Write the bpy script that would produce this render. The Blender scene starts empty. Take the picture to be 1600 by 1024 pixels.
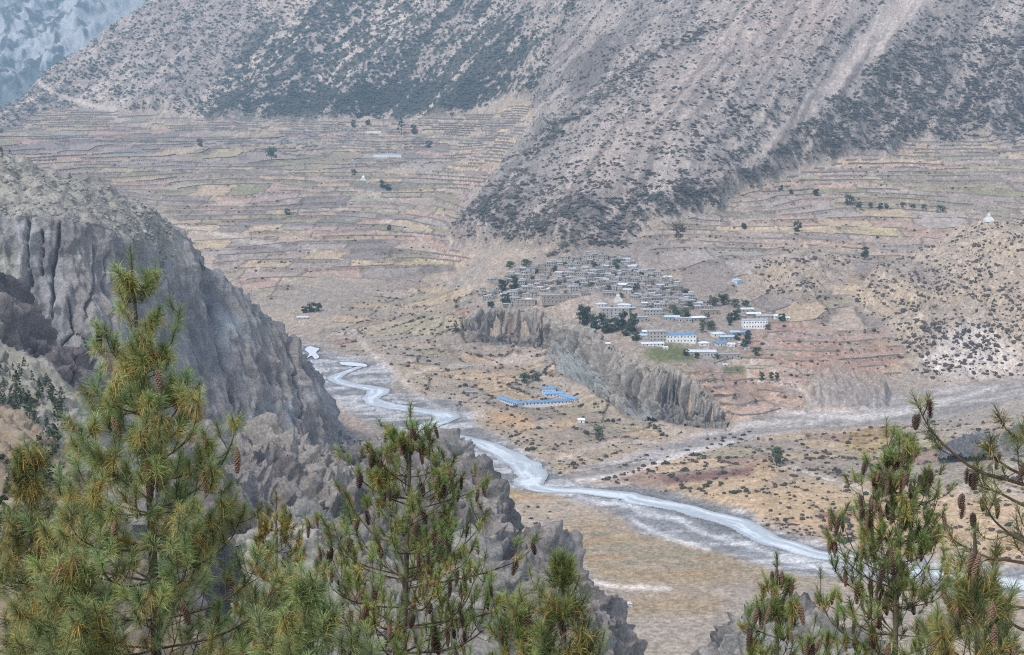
import bpy, math, random, zlib
import numpy as np
from mathutils import Vector

# ------------------------------------------------------------------ camera, sky, sun, exposure
S = bpy.context.scene
COL = S.collection
R = math.radians
F = 2323.0                                   # focal length in survey units (frame 1600 x 1024)
CAM = np.array([0.0, 0.0, 350.0])            # metres above the river
TH = math.atan(362.0 / F)
cam_d = bpy.data.cameras.new('camera'); cam = bpy.data.objects.new('camera', cam_d); COL.objects.link(cam)
cam_d.sensor_width = 36.0; cam_d.lens = 36.0 * F / 1600.0
cam_d.clip_start = 0.5; cam_d.clip_end = 40000.0
cam.location = CAM; cam.rotation_euler = (R(90) - TH, 0, 0)
S.camera = cam
SUN_EL, SUN_ROT = R(52), R(-40)
w = bpy.data.worlds.new('World'); S.world = w; w.use_nodes = True
wn, wl = w.node_tree.nodes, w.node_tree.links; wn.clear()
sky = wn.new('ShaderNodeTexSky'); sky.sky_type = 'NISHITA'; sky.sun_disc = False
sky.sun_elevation = SUN_EL; sky.sun_rotation = SUN_ROT; sky.altitude = 3500
hs = wn.new('ShaderNodeHueSaturation'); hs.inputs['Saturation'].default_value = 0.6
bg = wn.new('ShaderNodeBackground'); bg.inputs['Strength'].default_value = 0.15
wo = wn.new('ShaderNodeOutputWorld')
wl.new(sky.outputs[0], hs.inputs['Color']); wl.new(hs.outputs[0], bg.inputs['Color']); wl.new(bg.outputs[0], wo.inputs['Surface'])
sd = bpy.data.lights.new('sun', 'SUN'); sd.energy = 1.5; sd.angle = R(10); sd.color = (1.0, 0.95, 0.89)
sun = bpy.data.objects.new('sun', sd); COL.objects.link(sun)
# sky sun direction: rotation measured from +Y
dsun = Vector((math.sin(SUN_ROT) * math.cos(SUN_EL), math.cos(SUN_ROT) * math.cos(SUN_EL) * -1, math.sin(SUN_EL)))
sun.rotation_euler = dsun.to_track_quat('Z', 'Y').to_euler()
sky.sun_rotation = math.atan2(dsun.x, dsun.y)
S.view_settings.view_transform = 'Standard'; S.view_settings.look = 'None'
S.view_settings.exposure = 1.27; S.view_settings.gamma = 1.0; S.view_settings.use_curve_mapping = False
S.render.engine = 'CYCLES'
cy = S.cycles
cy.max_bounces = 5; cy.diffuse_bounces = 3; cy.glossy_bounces = 2; cy.transmission_bounces = 2; cy.volume_bounces = 0
cy.use_adaptive_sampling = True; cy.adaptive_threshold = 0.01; cy.use_denoising = False; S.render.filter_size = 1.15; cy.pixel_filter_type = 'BLACKMAN_HARRIS'; cy.filter_width = 1.15
cy.denoiser = 'OPENIMAGEDENOISE'; cy.time_limit = 700; cy.use_light_tree = False
S.render.use_persistent_data = False

rng = np.random.default_rng(7)
random.seed(7)

# ------------------------------------------------------------------ survey <-> world
ST, CT = math.sin(TH), math.cos(TH)
def at(px, py, D):
    """world point on the bearing (px,py) at depth D metres"""
    px, py, D = np.asarray(px, float), np.asarray(py, float), np.asarray(D, float)
    u, v = (px - 800) / F, (512 - py) / F
    dy = CT + v * ST; dz = -ST + v * CT
    return np.stack([u / dy * D, D + 0 * u, CAM[2] + dz / dy * D], -1)
def atz(px, py, z):
    v = (512 - py) / F
    s = (-ST + v * CT) / (CT + v * ST)
    return at(px, py, (z - CAM[2]) / s)
def proj(x, y, z):
    zz = z - CAM[2]
    f = y * CT - zz * ST; up = y * ST + zz * CT
    return 800 + F * x / f, 512 - F * up / f

# ------------------------------------------------------------------ noise
_P = np.random.default_rng(3).permutation(4096).astype(np.int64)
_G = np.random.default_rng(4).random(4096)
def hsh(*a):
    h = np.zeros_like(np.asarray(a[0]), dtype=np.int64)
    for k in a:
        h = _P[(h + np.asarray(k).astype(np.int64)) & 4095]
    return _G[h]
def vn(x, y, seed=0):
    xi, yi = np.floor(x), np.floor(y); fx, fy = x - xi, y - yi
    fx = fx * fx * fx * (fx * (fx * 6 - 15) + 10); fy = fy * fy * fy * (fy * (fy * 6 - 15) + 10)
    xi = xi.astype(np.int64); yi = yi.astype(np.int64); s = seed * 131
    a, b = hsh(xi + s, yi), hsh(xi + 1 + s, yi); c, d = hsh(xi + s, yi + 1), hsh(xi + 1 + s, yi + 1)
    return (a + (b - a) * fx) * (1 - fy) + (c + (d - c) * fx) * fy
def vn3(x, y, z, seed=0):
    zi = np.floor(z); fz = z - zi; fz = fz * fz * (3 - 2 * fz)
    zi = zi.astype(np.int64)
    return _v3(x, y, zi, seed) * (1 - fz) + _v3(x, y, zi + 1, seed) * fz
def _v3(x, y, zi, seed):
    xi, yi = np.floor(x), np.floor(y); fx, fy = x - xi, y - yi
    fx = fx * fx * (3 - 2 * fx); fy = fy * fy * (3 - 2 * fy)
    xi = xi.astype(np.int64); yi = yi.astype(np.int64); s = seed * 131
    a, b = hsh(zi + s, xi, yi), hsh(zi + s, xi + 1, yi); c, d = hsh(zi + s, xi, yi + 1), hsh(zi + s, xi + 1, yi + 1)
    return (a + (b - a) * fx) * (1 - fy) + (c + (d - c) * fx) * fy
def fbm(x, y, o=4, seed=0, g=0.5):
    t, a, n = 0, 1.0, 0.0
    for k in range(o):
        t = t + a * vn(x * 2 ** k + 17.3 * k, y * 2 ** k - 9.1 * k, seed + k); n += a; a *= g
    return t / n
def fbm3(x, y, z, o=4, seed=0, g=0.5):
    t, a, n = 0, 1.0, 0.0
    for k in range(o):
        m = 2.03 ** k
        t = t + a * vn3(x * m + 17.3 * k, y * m - 9.1 * k, z * m + 5.7 * k, seed + k); n += a; a *= g
    return t / n
def ridge(x, y, o=4, seed=0, g=0.5):
    t, a, n = 0, 1.0, 0.0
    for k in range(o):
        t = t + a * (1 - np.abs(2 * vn(x * 2 ** k + 7.3 * k, y * 2 ** k - 3.1 * k, seed + k) - 1)); n += a; a *= g
    return t / n
def ss(a, b, x):
    t = np.clip((x - a) / (b - a), 0, 1); return t * t * (3 - 2 * t)
def mixc(c, col, m):
    m = np.asarray(m)[..., None]; return c * (1 - m) + np.asarray(col) * m
def voro(x, y, seed=0, jit=0.9):
    xi, yi = np.floor(x).astype(np.int64), np.floor(y).astype(np.int64)
    f1 = np.full(x.shape, 9.0); f2 = f1.copy(); idv = np.zeros(x.shape)
    for dx in (-1, 0, 1):
        for dy in (-1, 0, 1):
            cx, cyy = xi + dx, yi + dy
            qx = cx + .5 + jit * (hsh(cx + seed * 77, cyy) - .5); qy = cyy + .5 + jit * (hsh(cx + seed * 77 + 31, cyy + 5) - .5)
            d = (qx - x) ** 2 + (qy - y) ** 2
            n = hsh(cx + seed * 77 + 11, cyy + 9)
            m = d < f1
            f2 = np.where(m, f1, np.minimum(f2, d)); idv = np.where(m, n, idv); f1 = np.where(m, d, f1)
    return np.sqrt(f1), np.sqrt(f2), idv

# ------------------------------------------------------------------ land-cover outlines (survey units), rasterised once, read back with noise-warped edges
RX0, RX1, RY0, RY1, RS = -200, 1800, -200, 1200, 2.0
_gx = np.arange(RX0, RX1, RS); _gy = np.arange(RY0, RY1, RS)
def raster(poly, soft=2):
    P = np.array(poly, float); X, Y = np.meshgrid(_gx, _gy); m = np.zeros(X.shape, bool)
    n = len(P)
    for i in range(n):
        x1, y1 = P[i]; x2, y2 = P[(i + 1) % n]
        if y1 == y2: continue
        m ^= ((y1 > Y) != (y2 > Y)) & (X < (x2 - x1) * (Y - y1) / (y2 - y1) + x1)
    m = m.astype(float)
    k = max(1, int(soft / RS))
    for _ in range(2):
        for ax in (0, 1):
            c = np.cumsum(np.pad(m, [(k + 1, k) if a == ax else (0, 0) for a in (0, 1)], mode='edge'), ax)
            m = (np.take(c, np.arange(2 * k + 1, c.shape[ax]), ax) - np.take(c, np.arange(0, c.shape[ax] - 2 * k - 1), ax)) / (2 * k + 1)
    return m
def look(rs, px, py):
    fx = np.clip((px - RX0) / RS, 0, len(_gx) - 1.001); fy = np.clip((py - RY0) / RS, 0, len(_gy) - 1.001)
    i, j = fx.astype(int), fy.astype(int); a, b = fx - i, fy - j
    return (rs[j, i] * (1 - a) + rs[j, i + 1] * a) * (1 - b) + (rs[j + 1, i] * (1 - a) + rs[j + 1, i + 1] * a) * b
def stroke(pts, wd):
    """outline of a tapered band: pts (px,py), wd half width (number or list)"""
    p = np.array(pts, float); wd = np.broadcast_to(np.asarray(wd, float), (len(p),))
    t = np.gradient(p, axis=0); t /= np.linalg.norm(t, axis=1)[:, None] + 1e-9
    n = np.stack([-t[:, 1], t[:, 0]], 1) * wd[:, None]
    return np.concatenate([p + n, (p - n)[::-1]])
def crom(P, n):
    """Catmull-Rom through P (m,k), n samples"""
    P = np.asarray(P, float); m = len(P); t = np.linspace(0, m - 1.000001, n); i = t.astype(int); f = (t - i)[:, None]
    g = lambda k: P[np.clip(k, 0, m - 1)]
    a, b, c, d = g(i - 1), g(i), g(i + 1), g(i + 2)
    return .5 * (2 * b + (c - a) * f + (2 * a - 5 * b + 4 * c - d) * f ** 2 + (3 * b - a - 3 * c + d) * f ** 3)

# ------------------------------------------------------------------ materials
def mat_attr(name, rough=0.95, bump=0.0, bscale=0.2, spec=0.15, var=0.12, attr='Col', nscale=0.6, detail=None):
    m = bpy.data.materials.new(name); m.use_nodes = True; N, L = m.node_tree.nodes, m.node_tree.links
    b = N['Principled BSDF']; b.inputs['Roughness'].default_value = rough; b.inputs['Specular IOR Level'].default_value = spec
    a = N.new('ShaderNodeAttribute'); a.attribute_name = attr
    g = N.new('ShaderNodeNewGeometry')
    n = N.new('ShaderNodeTexNoise'); n.inputs['Scale'].default_value = nscale; n.inputs['Detail'].default_value = 4
    L.new(g.outputs['Position'], n.inputs['Vector'])
    mr = N.new('ShaderNodeMapRange'); mr.inputs['From Min'].default_value = .3; mr.inputs['From Max'].default_value = .7
    mr.inputs['To Min'].default_value = 1 - var; mr.inputs['To Max'].default_value = 1 + var
    L.new(n.outputs[0], mr.inputs['Value'])
    mx = N.new('ShaderNodeVectorMath'); mx.operation = 'SCALE'
    L.new(a.outputs['Color'], mx.inputs[0]); L.new(mr.outputs[0], mx.inputs['Scale']); L.new(mx.outputs[0], b.inputs['Base Color'])
    if detail:
        for sc_, dv in detail:
            n3 = N.new('ShaderNodeTexNoise'); n3.inputs['Scale'].default_value = sc_; n3.inputs['Detail'].default_value = 5; n3.inputs['Roughness'].default_value = .65
            L.new(g.outputs['Position'], n3.inputs['Vector'])
            r3 = N.new('ShaderNodeMapRange'); r3.inputs['From Min'].default_value = .32; r3.inputs['From Max'].default_value = .68; r3.inputs['To Min'].default_value = 1 - dv; r3.inputs['To Max'].default_value = 1 + dv
            L.new(n3.outputs[0], r3.inputs['Value']); m3 = N.new('ShaderNodeMath'); m3.operation = 'MULTIPLY'
            prev = mx.inputs['Scale'].links[0].from_socket; L.new(prev, m3.inputs[0]); L.new(r3.outputs[0], m3.inputs[1]); L.new(m3.outputs[0], mx.inputs['Scale'])
    if bump:
        n2 = N.new('ShaderNodeTexNoise'); n2.inputs['Scale'].default_value = bscale; n2.inputs['Detail'].default_value = 6
        L.new(g.outputs['Position'], n2.inputs['Vector'])
        bp = N.new('ShaderNodeBump'); bp.inputs['Strength'].default_value = bump; bp.inputs['Distance'].default_value = 1.0 / bscale * .3
        L.new(n2.outputs[0], bp.inputs['Height']); L.new(bp.outputs[0], b.inputs['Normal'])
    return m
def mat(name, col, rough=0.9, spec=0.2, var=0.18, scale=1.0, metal=0.0):
    m = bpy.data.materials.new(name); m.use_nodes = True; N, L = m.node_tree.nodes, m.node_tree.links
    b = N['Principled BSDF']; b.inputs['Roughness'].default_value = rough; b.inputs['Specular IOR Level'].default_value = spec
    b.inputs['Metallic'].default_value = metal
    g = N.new('ShaderNodeNewGeometry'); oi = N.new('ShaderNodeObjectInfo')
    n = N.new('ShaderNodeTexNoise'); n.inputs['Scale'].default_value = scale; n.inputs['Detail'].default_value = 5
    L.new(g.outputs['Position'], n.inputs['Vector'])
    ad = N.new('ShaderNodeMath'); ad.operation = 'ADD'; L.new(n.outputs[0], ad.inputs[0])
    m2 = N.new('ShaderNodeMath'); m2.operation = 'MULTIPLY_ADD'; m2.inputs[1].default_value = .35; m2.inputs[2].default_value = -.17
    L.new(oi.outputs['Random'], m2.inputs[0]); L.new(m2.outputs[0], ad.inputs[1])
    cr = N.new('ShaderNodeMapRange'); cr.inputs['From Min'].default_value = .25; cr.inputs['From Max'].default_value = .75
    cr.inputs['To Min'].default_value = 1 - var; cr.inputs['To Max'].default_value = 1 + var
    L.new(ad.outputs[0], cr.inputs['Value'])
    mx = N.new('ShaderNodeVectorMath'); mx.operation = 'SCALE'; mx.inputs[0].default_value = col
    L.new(cr.outputs[0], mx.inputs['Scale']); L.new(mx.outputs[0], b.inputs['Base Color'])
    return m

# ------------------------------------------------------------------ mesh helpers
def mesh_np(name, V, Fc, m, cols=None, smooth=False):
    """V (n,3), Fc (k,3|4) int"""
    me = bpy.data.meshes.new(name); V = np.asarray(V, np.float32); Fc = np.asarray(Fc, np.int32)
    k, q = Fc.shape
    me.vertices.add(len(V)); me.vertices.foreach_set('co', V.ravel())
    me.loops.add(k * q); me.loops.foreach_set('vertex_index', Fc.ravel())
    me.polygons.add(k); me.polygons.foreach_set('loop_start', np.arange(0, k * q, q, dtype=np.int32))
    if smooth: me.polygons.foreach_set('use_smooth', np.ones(k, bool))
    me.update(calc_edges=True)
    if cols is not None:
        a = me.color_attributes.new('Col', 'FLOAT_COLOR', 'POINT')
        c = np.ones((len(V), 4), np.float32); c[:, :3] = np.clip(cols, 0.002, 1); a.data.foreach_set('color', c.ravel())
    if m is not None: me.materials.append(m)
    return me
def link(name, data, parent=None, loc=None, rz=None):
    o = bpy.data.objects.new(name, data); COL.objects.link(o)
    if parent is not None: o.parent = parent
    if loc is not None: o.location = loc
    if rz is not None: o.rotation_euler = (0, 0, rz)
    return o
def tag(o, label=None, cat=None, group=None, kind=None):
    if label: o['label'] = label
    if cat: o['category'] = cat
    if group: o['group'] = group
    if kind: o['kind'] = kind
    return o
def gridfaces(nr, nc):
    i = np.arange(nr - 1)[:, None] * nc + np.arange(nc - 1)[None, :]
    return np.stack([i, i + 1, i + 1 + nc, i + nc], -1).reshape(-1, 4)

# ------------------------------------------------------------------ terrain: surveyed heights
# (px, py, z) on gentle ground, (px, py, 'D', depth) on slopes
ZP = [ # river and flood plain
 (-80,560,30),(480,550,12),(515,590,9),(600,620,7),(700,655,5),(760,700,4),(840,750,2),(1000,790,0),(1200,850,-3),(1330,875,-4),(1590,910,-5),(1720,930,-6),
 (560,560,14),(620,520,20),(700,560,14),(800,580,12),(900,660,8),(760,640,7),(850,700,6),(1000,700,6),(1150,700,8),(1300,700,10),(1200,780,6),(1400,800,8),
 (1500,700,22),(1600,660,30),(1600,760,22),(1720,700,34),(1700,850,10),(560,640,5),(650,700,5),(750,740,4),(800,800,3),(900,900,3),(1100,900,2),(1300,950,4),
 (1000,1010,5),(1500,1010,6),(1700,1040,8),(600,900,6),(300,1024,10),(700,1040,8),(0,900,12),
 (940,612,12),(985,640,9),(1040,652,8),(1090,658,8),(1138,660,8),(870,565,15),(860,542,17),(760,538,18),(900,590,13),
 (1250,645,9),(1330,640,10),(1400,618,13),(1500,603,18),(1600,590,24),(1720,580,32),
 # terraces up the left side
 (400,520,22),(400,480,28),(520,500,24),(650,470,30),(720,470,30),(600,450,35),(400,430,42),(300,430,44),(720,420,45),
 (600,400,62),(400,390,64),(700,385,72),(250,400,60),(600,350,90),(400,350,90),(250,350,92),(100,350,95),(660,320,112),(600,300,128),(400,300,130),(200,300,134),(0,300,140),
 (700,260,170),(600,250,180),(400,250,182),(200,250,186),(0,250,194),(-100,260,190),(740,215,222),(600,218,216),(400,215,222),(200,212,228),(0,220,226),
]
DP = [ # mesa edge and village
 (765,492,2020),(860,506,1995),(905,520,1850),(945,546,1735),(1000,578,1640),(1060,590,1600),(1110,625,1570),
 (800,460,2110),(900,480,2000),(1000,540,1765),(1100,560,1735),(1150,590,1690),(1180,620,1650),(1000,500,1880),(1100,500,1890),(1200,500,1900),(1000,450,2060),(850,430,2180),
 (1000,400,2290),(1100,450,2080),(850,400,2330),(760,430,2230),(1150,400,2320),(1250,450,2120),(1240,540,1780),(1240,600,1655),(1320,540,1780),(1400,560,1760),(1380,590,1712),
 (1300,500,1920),(1400,500,1930),(1300,420,2240),(1300,350,2540),(1450,350,2520),(1450,420,2250),(1600,350,2480),(1200,350,2550),(1600,280,2850),(1400,280,2900),(1200,310,2720),
 (1500,560,1780),(1600,560,1770),(1500,500,1840),(1500,420,2120),(1600,420,2080),(1560,380,2250),(1600,500,1820),(1720,420,2050),(1720,560,1780),(1720,340,2450),
 # left mountain
 (820,220,4000),(760,290,3450),(830,185,4300),(180,178,5150),(60,132,5600),(0,192,5000),(-100,215,4900),(160,65,5800),(270,0,6000),(350,-60,6200),
 (300,182,5100),(400,184,5100),(500,186,5050),(600,192,4950),(700,180,4800),(800,150,4700),(300,100,5480),(400,0,5780),(400,90,5420),(600,0,5600),(600,100,5250),(800,0,5150),(800,80,4900),
 (250,110,5480),(150,130,5450),(400,-150,6500),(600,-150,6300),(800,-150,6000),
 # right mountain
 (705,372,2850),(730,350,2950),(960,388,2420),(880,395,2420),(800,390,2500),(1060,340,2580),(1150,292,2800),(1250,270,2920),(1400,232,3100),(1600,212,3200),(1740,200,3250),
 (800,330,2800),(850,260,3150),(900,300,2720),(900,200,3200),(900,100,3750),(880,0,4400),(1000,0,4100),(1000,100,3450),(1000,200,2980),(1000,300,2620),(1100,0,3850),(1100,250,2830),
 (1200,200,2980),(1200,100,3280),(1200,0,3620),(1400,180,3200),(1400,100,3400),(1400,0,3680),(1600,150,3330),(1600,80,3480),(1600,0,3700),(1740,0,3700),
 (900,-150,5200),(1100,-150,4500),(1300,-150,4150),(1500,-150,4150),(1740,-150,4150),
]
XW = [tuple(at(a_, 0, d_)[:2]) + (z_,) for a_, d_, z_ in [(0,5600,235),(0,6200,235),(-90,5600,225),(100,6300,380),(60,6000,330),(150,6600,440),(200,6800,520),(-90,6300,200)]] + [(-3200, 6800, 150), (-2600, 7200, 150), (-1500, 7400, 620), (-500, 7400, 1300), (500, 7000, 1500), (1500, 6500, 1500), (2600, 6000, 1500), (2600, 4000, 900),
      (-1900, 3800, 260), (-1200, 2000, 60), (-900, 1000, 20), (0, 500, 8), (900, 500, 15), (1400, 1600, 60), (-600, 500, 10), (1800, 2500, 230), (-2500, 5200, 330)]
cp = [atz(a, b, c) for a, b, c in ZP] + [at(a, b, c) for a, b, c in DP] + [np.array(q, float) for q in XW]
cp = np.array(cp)
def _k(d2): return np.sqrt(d2 + 45.0 ** 2)
_A = _k(((cp[:, None, :2] - cp[None, :, :2]) ** 2).sum(-1)) + 0.0
n_ = len(cp)
_M = np.zeros((n_ + 3, n_ + 3)); _M[:n_, :n_] = _A - np.eye(n_) * 3.0; _Pm = np.c_[np.ones(n_), cp[:, :2] / 1000]
_M[:n_, n_:] = _Pm; _M[n_:, :n_] = _Pm.T
_W = np.linalg.solve(_M, np.r_[cp[:, 2], 0, 0, 0])
BX0, BX1, BY0, BY1, BS = -3300.0, 3000.0, 400.0, 7600.0, 20.0
bx = np.arange(BX0, BX1, BS); by = np.arange(BY0, BY1, BS)
_BX, _BY = np.meshgrid(bx, by); _Z = np.zeros(_BX.shape)
for k in range(n_): _Z += _W[k] * _k((_BX - cp[k, 0]) ** 2 + (_BY - cp[k, 1]) ** 2)
_Z += _W[n_] + _W[n_ + 1] * _BX / 1000 + _W[n_ + 2] * _BY / 1000
def base_z(x, y):
    fx = np.clip((x - BX0) / BS, 1, len(bx) - 3.001); fy = np.clip((y - BY0) / BS, 1, len(by) - 3.001)
    i, j = fx.astype(int), fy.astype(int); a, b = fx - i, fy - j
    def wts(t): return (-.5 * t + t * t - .5 * t ** 3, 1 - 2.5 * t * t + 1.5 * t ** 3, .5 * t + 2 * t * t - 1.5 * t ** 3, -.5 * t * t + .5 * t ** 3)
    wa, wb = wts(a), wts(b); z = 0
    for q in range(4):
        r_ = 0
        for p in range(4): r_ = r_ + wa[p] * _Z[j + q - 1, i + p - 1]
        z = z + wb[q] * r_
    return z

# ------------------------------------------------------------------ land cover outlines
M = {}
def reg(n, poly, soft=4): M[n] = raster(poly, soft)
reg('mtnL', [(-200,-200),(900,-200),(905,0),(870,60),(850,110),(835,150),(790,152),(730,178),(640,186),(560,180),(480,188),(400,190),(310,188),(250,180),(180,178),(150,165),(130,172),(100,168),(60,180),(0,212),(-200,300)], 4)
reg('mtnR', [(905,0),(900,-200),(1800,-200),(1800,205),(1600,212),(1500,218),(1420,215),(1400,235),(1330,240),(1240,268),(1150,300),(1100,330),(1030,352),(960,385),(900,398),(800,388),(740,378),(700,372),(735,345),(770,300),(790,255),(830,200),(825,160),(850,110),(870,60)], 6)
reg('forest', [(380,184),(310,176),(380,60),(560,-60),(760,-60),(860,60),(840,150),(760,152),(700,180),(640,184),(560,176),(480,186)], 14)
reg('forestd', [(300,176),(420,152),(560,138),(700,132),(840,134),(830,150),(760,160),(700,180),(640,186),(560,178),(480,188),(400,190),(320,186)], 8)
reg('gully', [(1050,20),(960,50),(950,100),(930,150),(900,150),(860,90),(850,60),(1000,30),(1060,0)], 10)
reg('scree1', [(1400,-50),(1220,-50),(1120,30),(1040,110),(980,190),(900,250),(880,290),(940,280),(1010,240),(1080,190),(1150,130),(1240,80),(1330,20)], 20)
reg('chute', stroke([(1470,-40),(1400,20),(1340,90),(1290,140),(1240,190),(1190,240),(1100,290)], [22,24,24,18,14,10,4]), 4)
reg('chute2', stroke([(1620,-20),(1530,60),(1440,150),(1370,220)], [16,14,8,4]), 6)
reg('chute3', stroke([(1150,60),(1080,150),(1040,230),(1010,300)], [8,16,18,6]), 6)
reg('shrubR1', [(1640,205),(1420,215),(1340,240),(1240,268),(1120,320),(1030,350),(900,390),(780,385),(820,330),(900,290),(960,330),(1060,290),(1180,240),(1280,180),(1340,110),(1420,50),(1500,60),(1640,30)], 14)
reg('shrubR2', [(700,372),(740,340),(800,290),(860,290),(960,330),(1000,350),(960,385),(800,388)], 10)
reg('diag1', stroke([(1120,40),(1010,90),(930,150),(860,210),(790,290),(730,350)], [4,10,12,12,10,6]), 5)
reg('rock1', [(860,120),(980,120),(1000,60),(900,40),(840,160),(830,250),(870,240)], 10)
reg('terrL', [(-200,210),(60,165),(180,178),(320,188),(480,188),(640,188),(740,180),(835,160),(825,200),(790,255),(770,300),(735,345),(700,372),(745,390),(720,430),(640,440),(500,430),(420,470),(340,420),(260,340),(120,280),(-200,240)], 5)
reg('terrR', [(1800,205),(1600,212),(1420,220),(1330,245),(1240,272),(1150,305),(1100,335),(1030,355),(960,388),(1000,410),(1050,440),(1130,470),(1240,500),(1400,520),(1440,440),(1500,380),(1560,350),(1800,320)], 5)
reg('terrV', [(1130,470),(1240,470),(1330,480),(1440,560),(1400,590),(1262,590),(1250,640),(1150,662),(1070,598),(1000,592),(1010,575),(1130,565),(1190,520)], 5)
reg('red', [(1160,500),(1210,498),(1300,515),(1420,545),(1400,575),(1330,590),(1230,572),(1180,560),(1150,540)], 5)
reg('red2', [(1010,590),(1060,572),(1150,575),(1200,585),(1235,600),(1190,625),(1130,630),(1080,600)], 5)
reg('hillR', [(1330,470),(1380,420),(1450,390),(1490,362),(1540,350),(1800,330),(1800,600),(1600,592),(1480,600),(1440,590),(1420,545),(1380,505)], 5)
reg('hillR2', [(1170,440),(1190,410),(1230,392),(1290,402),(1340,420),(1300,450),(1260,470),(1190,460)], 8)
reg('paleR', [(1480,600),(1440,560),(1480,520),(1520,500),(1560,520),(1600,560),(1600,592)], 6)
reg('knoll', [(1255,640),(1268,610),(1290,590),(1310,592),(1350,602),(1390,615),(1385,632),(1330,640)], 2)
reg('wash', [(1138,664),(1200,648),(1260,645),(1330,640),(1400,615),(1500,603),(1600,592),(1800,580),(1800,620),(1600,622),(1500,650),(1440,660),(1330,668),(1250,672),(1150,690),(1040,720),(950,745),(880,755),(860,748),(960,715),(1060,690)], 3)
reg('wash2', [(1440,660),(1500,650),(1600,622),(1800,612),(1800,680),(1600,672),(1500,690)], 5)
reg('bed', [(470,535),(500,545),(560,560),(600,565),(620,590),(600,612),(700,625),(735,640),(740,665),(800,690),(860,735),(900,752),(930,760),(1000,762),(1100,785),(1170,800),(1200,825),(1330,862),(1500,880),(1800,900),(1800,945),(1500,930),(1330,905),(1220,895),(1120,860),(1000,830),(960,800),(880,775),(800,765),(750,740),(640,690),(560,650),(500,610),(480,590),(450,560)], 4)
reg('bankL', [(500,605),(560,640),(640,668),(700,700),(790,740),(800,765),(700,750),(560,720),(520,660)], 5)
reg('greybar', [(960,780),(1060,800),(1180,840),(1330,880),(1330,905),(1180,880),(1080,850),(990,820)], 5)
reg('scarp', [(900,764),(1000,760),(1100,782),(1180,815),(1200,850),(1150,838),(1050,800),(960,775)], 3)
reg('gold1', [(860,830),(920,810),(1000,830),(1080,850),(1170,870),(1320,895),(1320,912),(1200,905),(1100,915),(960,915),(890,870),(850,850)], 8)
reg('gold2', [(760,762),(820,762),(900,772),(860,782),(790,780)], 4)
reg('gold3', [(930,940),(1060,925),(1140,935),(1120,960),(980,962)], 6)
reg('tanR', [(1060,770),(1150,760),(1260,745),(1330,760),(1600,780),(1800,800),(1800,890),(1600,880),(1380,850),(1250,830),(1180,810),(1110,790)], 8)
reg('tanR2', [(1110,740),(1200,720),(1240,735),(1180,760),(1080,772),(1030,762)], 5)
reg('maroon', [(1035,748),(1090,738),(1185,728),(1175,740),(1100,752),(1040,758)], 2)
reg('maroon2', [(1280,802),(1340,800),(1350,812),(1290,812)], 3)
reg('yellow', [(1310,690),(1340,665),(1400,668),(1400,700),(1360,715),(1330,705)], 6)
reg('tanM', [(640,600),(740,620),(800,640),(870,690),(1010,700),(1000,730),(880,735),(760,680),(690,640)], 6)
reg('orM', [(755,640),(820,645),(840,665),(820,672),(770,662)], 4)
reg('orM2', [(850,662),(900,650),(905,665),(870,672)], 4)
reg('fields', [(500,520),(560,470),(640,440),(740,455),(745,500),(760,535),(860,545),(880,600),(940,620),(1040,660),(1140,690),(1330,668),(1600,640),(1800,660),(1800,900),(1330,850),(1150,780),(930,750),(860,735),(740,650),(620,590),(560,560)], 6)
reg('green', [(1000,552),(1040,535),(1090,545),(1080,565),(1030,568)], 4)
reg('green2', [(1130,575),(1165,570),(1170,582),(1135,585)], 3)
reg('bareV', [(740,470),(800,445),(900,440),(960,460),(1000,500),(1150,520),(1200,480),(1180,420),(1000,385),(850,390),(740,420)], 10)
reg('rubL', [(340,395),(380,392),(415,400),(400,425),(350,428)], 4)
def strk(n, pts, w_, soft=2): M[n] = raster(stroke(crom(pts, len(pts) * 6), w_), soft)
PATHS = {
 'road1': ([(58,124),(70,137),(100,152),(150,167),(175,174),(182,187)], 2.6),
 'road2': ([(182,185),(230,196),(300,192),(330,205),(400,215)], 1.0),
 'road3': ([(262,345),(290,355),(330,362),(380,375),(440,385)], 2.4),
 'road4': ([(560,530),(590,560),(615,580),(640,605),(690,640),(760,650)], 3.0),
 'road5': ([(700,370),(715,420),(735,455),(700,440),(690,410),(640,360),(600,345)], 1.4),
 'road6': ([(1180,562),(1170,572),(1172,590),(1200,595),(1240,600),(1262,620),(1280,640),(1330,642)], 2.6),
 'road7': ([(1215,728),(1260,738),(1330,762),(1380,780)], 2.2),
 'road8': ([(600,600),(680,575),(760,570),(830,555),(875,535)], 2.0),
 'road9': ([(1440,560),(1500,570),(1600,585),(1700,590)], 2.0),
 'road10': ([(870,720),(960,690),(1040,690),(1140,670),(1260,655)], 2.2),
 'road11': ([(1010,420),(1000,400),(1040,380),(1100,400),(1180,420)], 1.0),
 'road12': ([(540,345),(580,335),(640,318),(560,300),(545,292)], 1.0),
}
_pm = 0
for nme, (pts, w_) in PATHS.items():
    _pm = np.maximum(_pm, raster(stroke(crom(pts, len(pts) * 6), w_), 2))
M['path'] = _pm
HEDGES = [([(300,250),(330,235),(380,215),(420,200)],1.6),([(420,215),(470,200),(480,192)],1.4),([(340,205),(300,192),(260,190)],1.4),([(450,330),(480,310),(520,300)],2),
 ([(600,440),(640,430),(700,420),(730,440)],1.6),([(500,520),(600,500),(680,490),(740,470)],1.6),([(720,420),(700,470),(690,530),(720,560)],1.4)]
_pm = 0
for pts, w_ in HEDGES: _pm = np.maximum(_pm, raster(stroke(crom(pts, len(pts) * 6), w_), 2))
M['hedge'] = _pm

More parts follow.
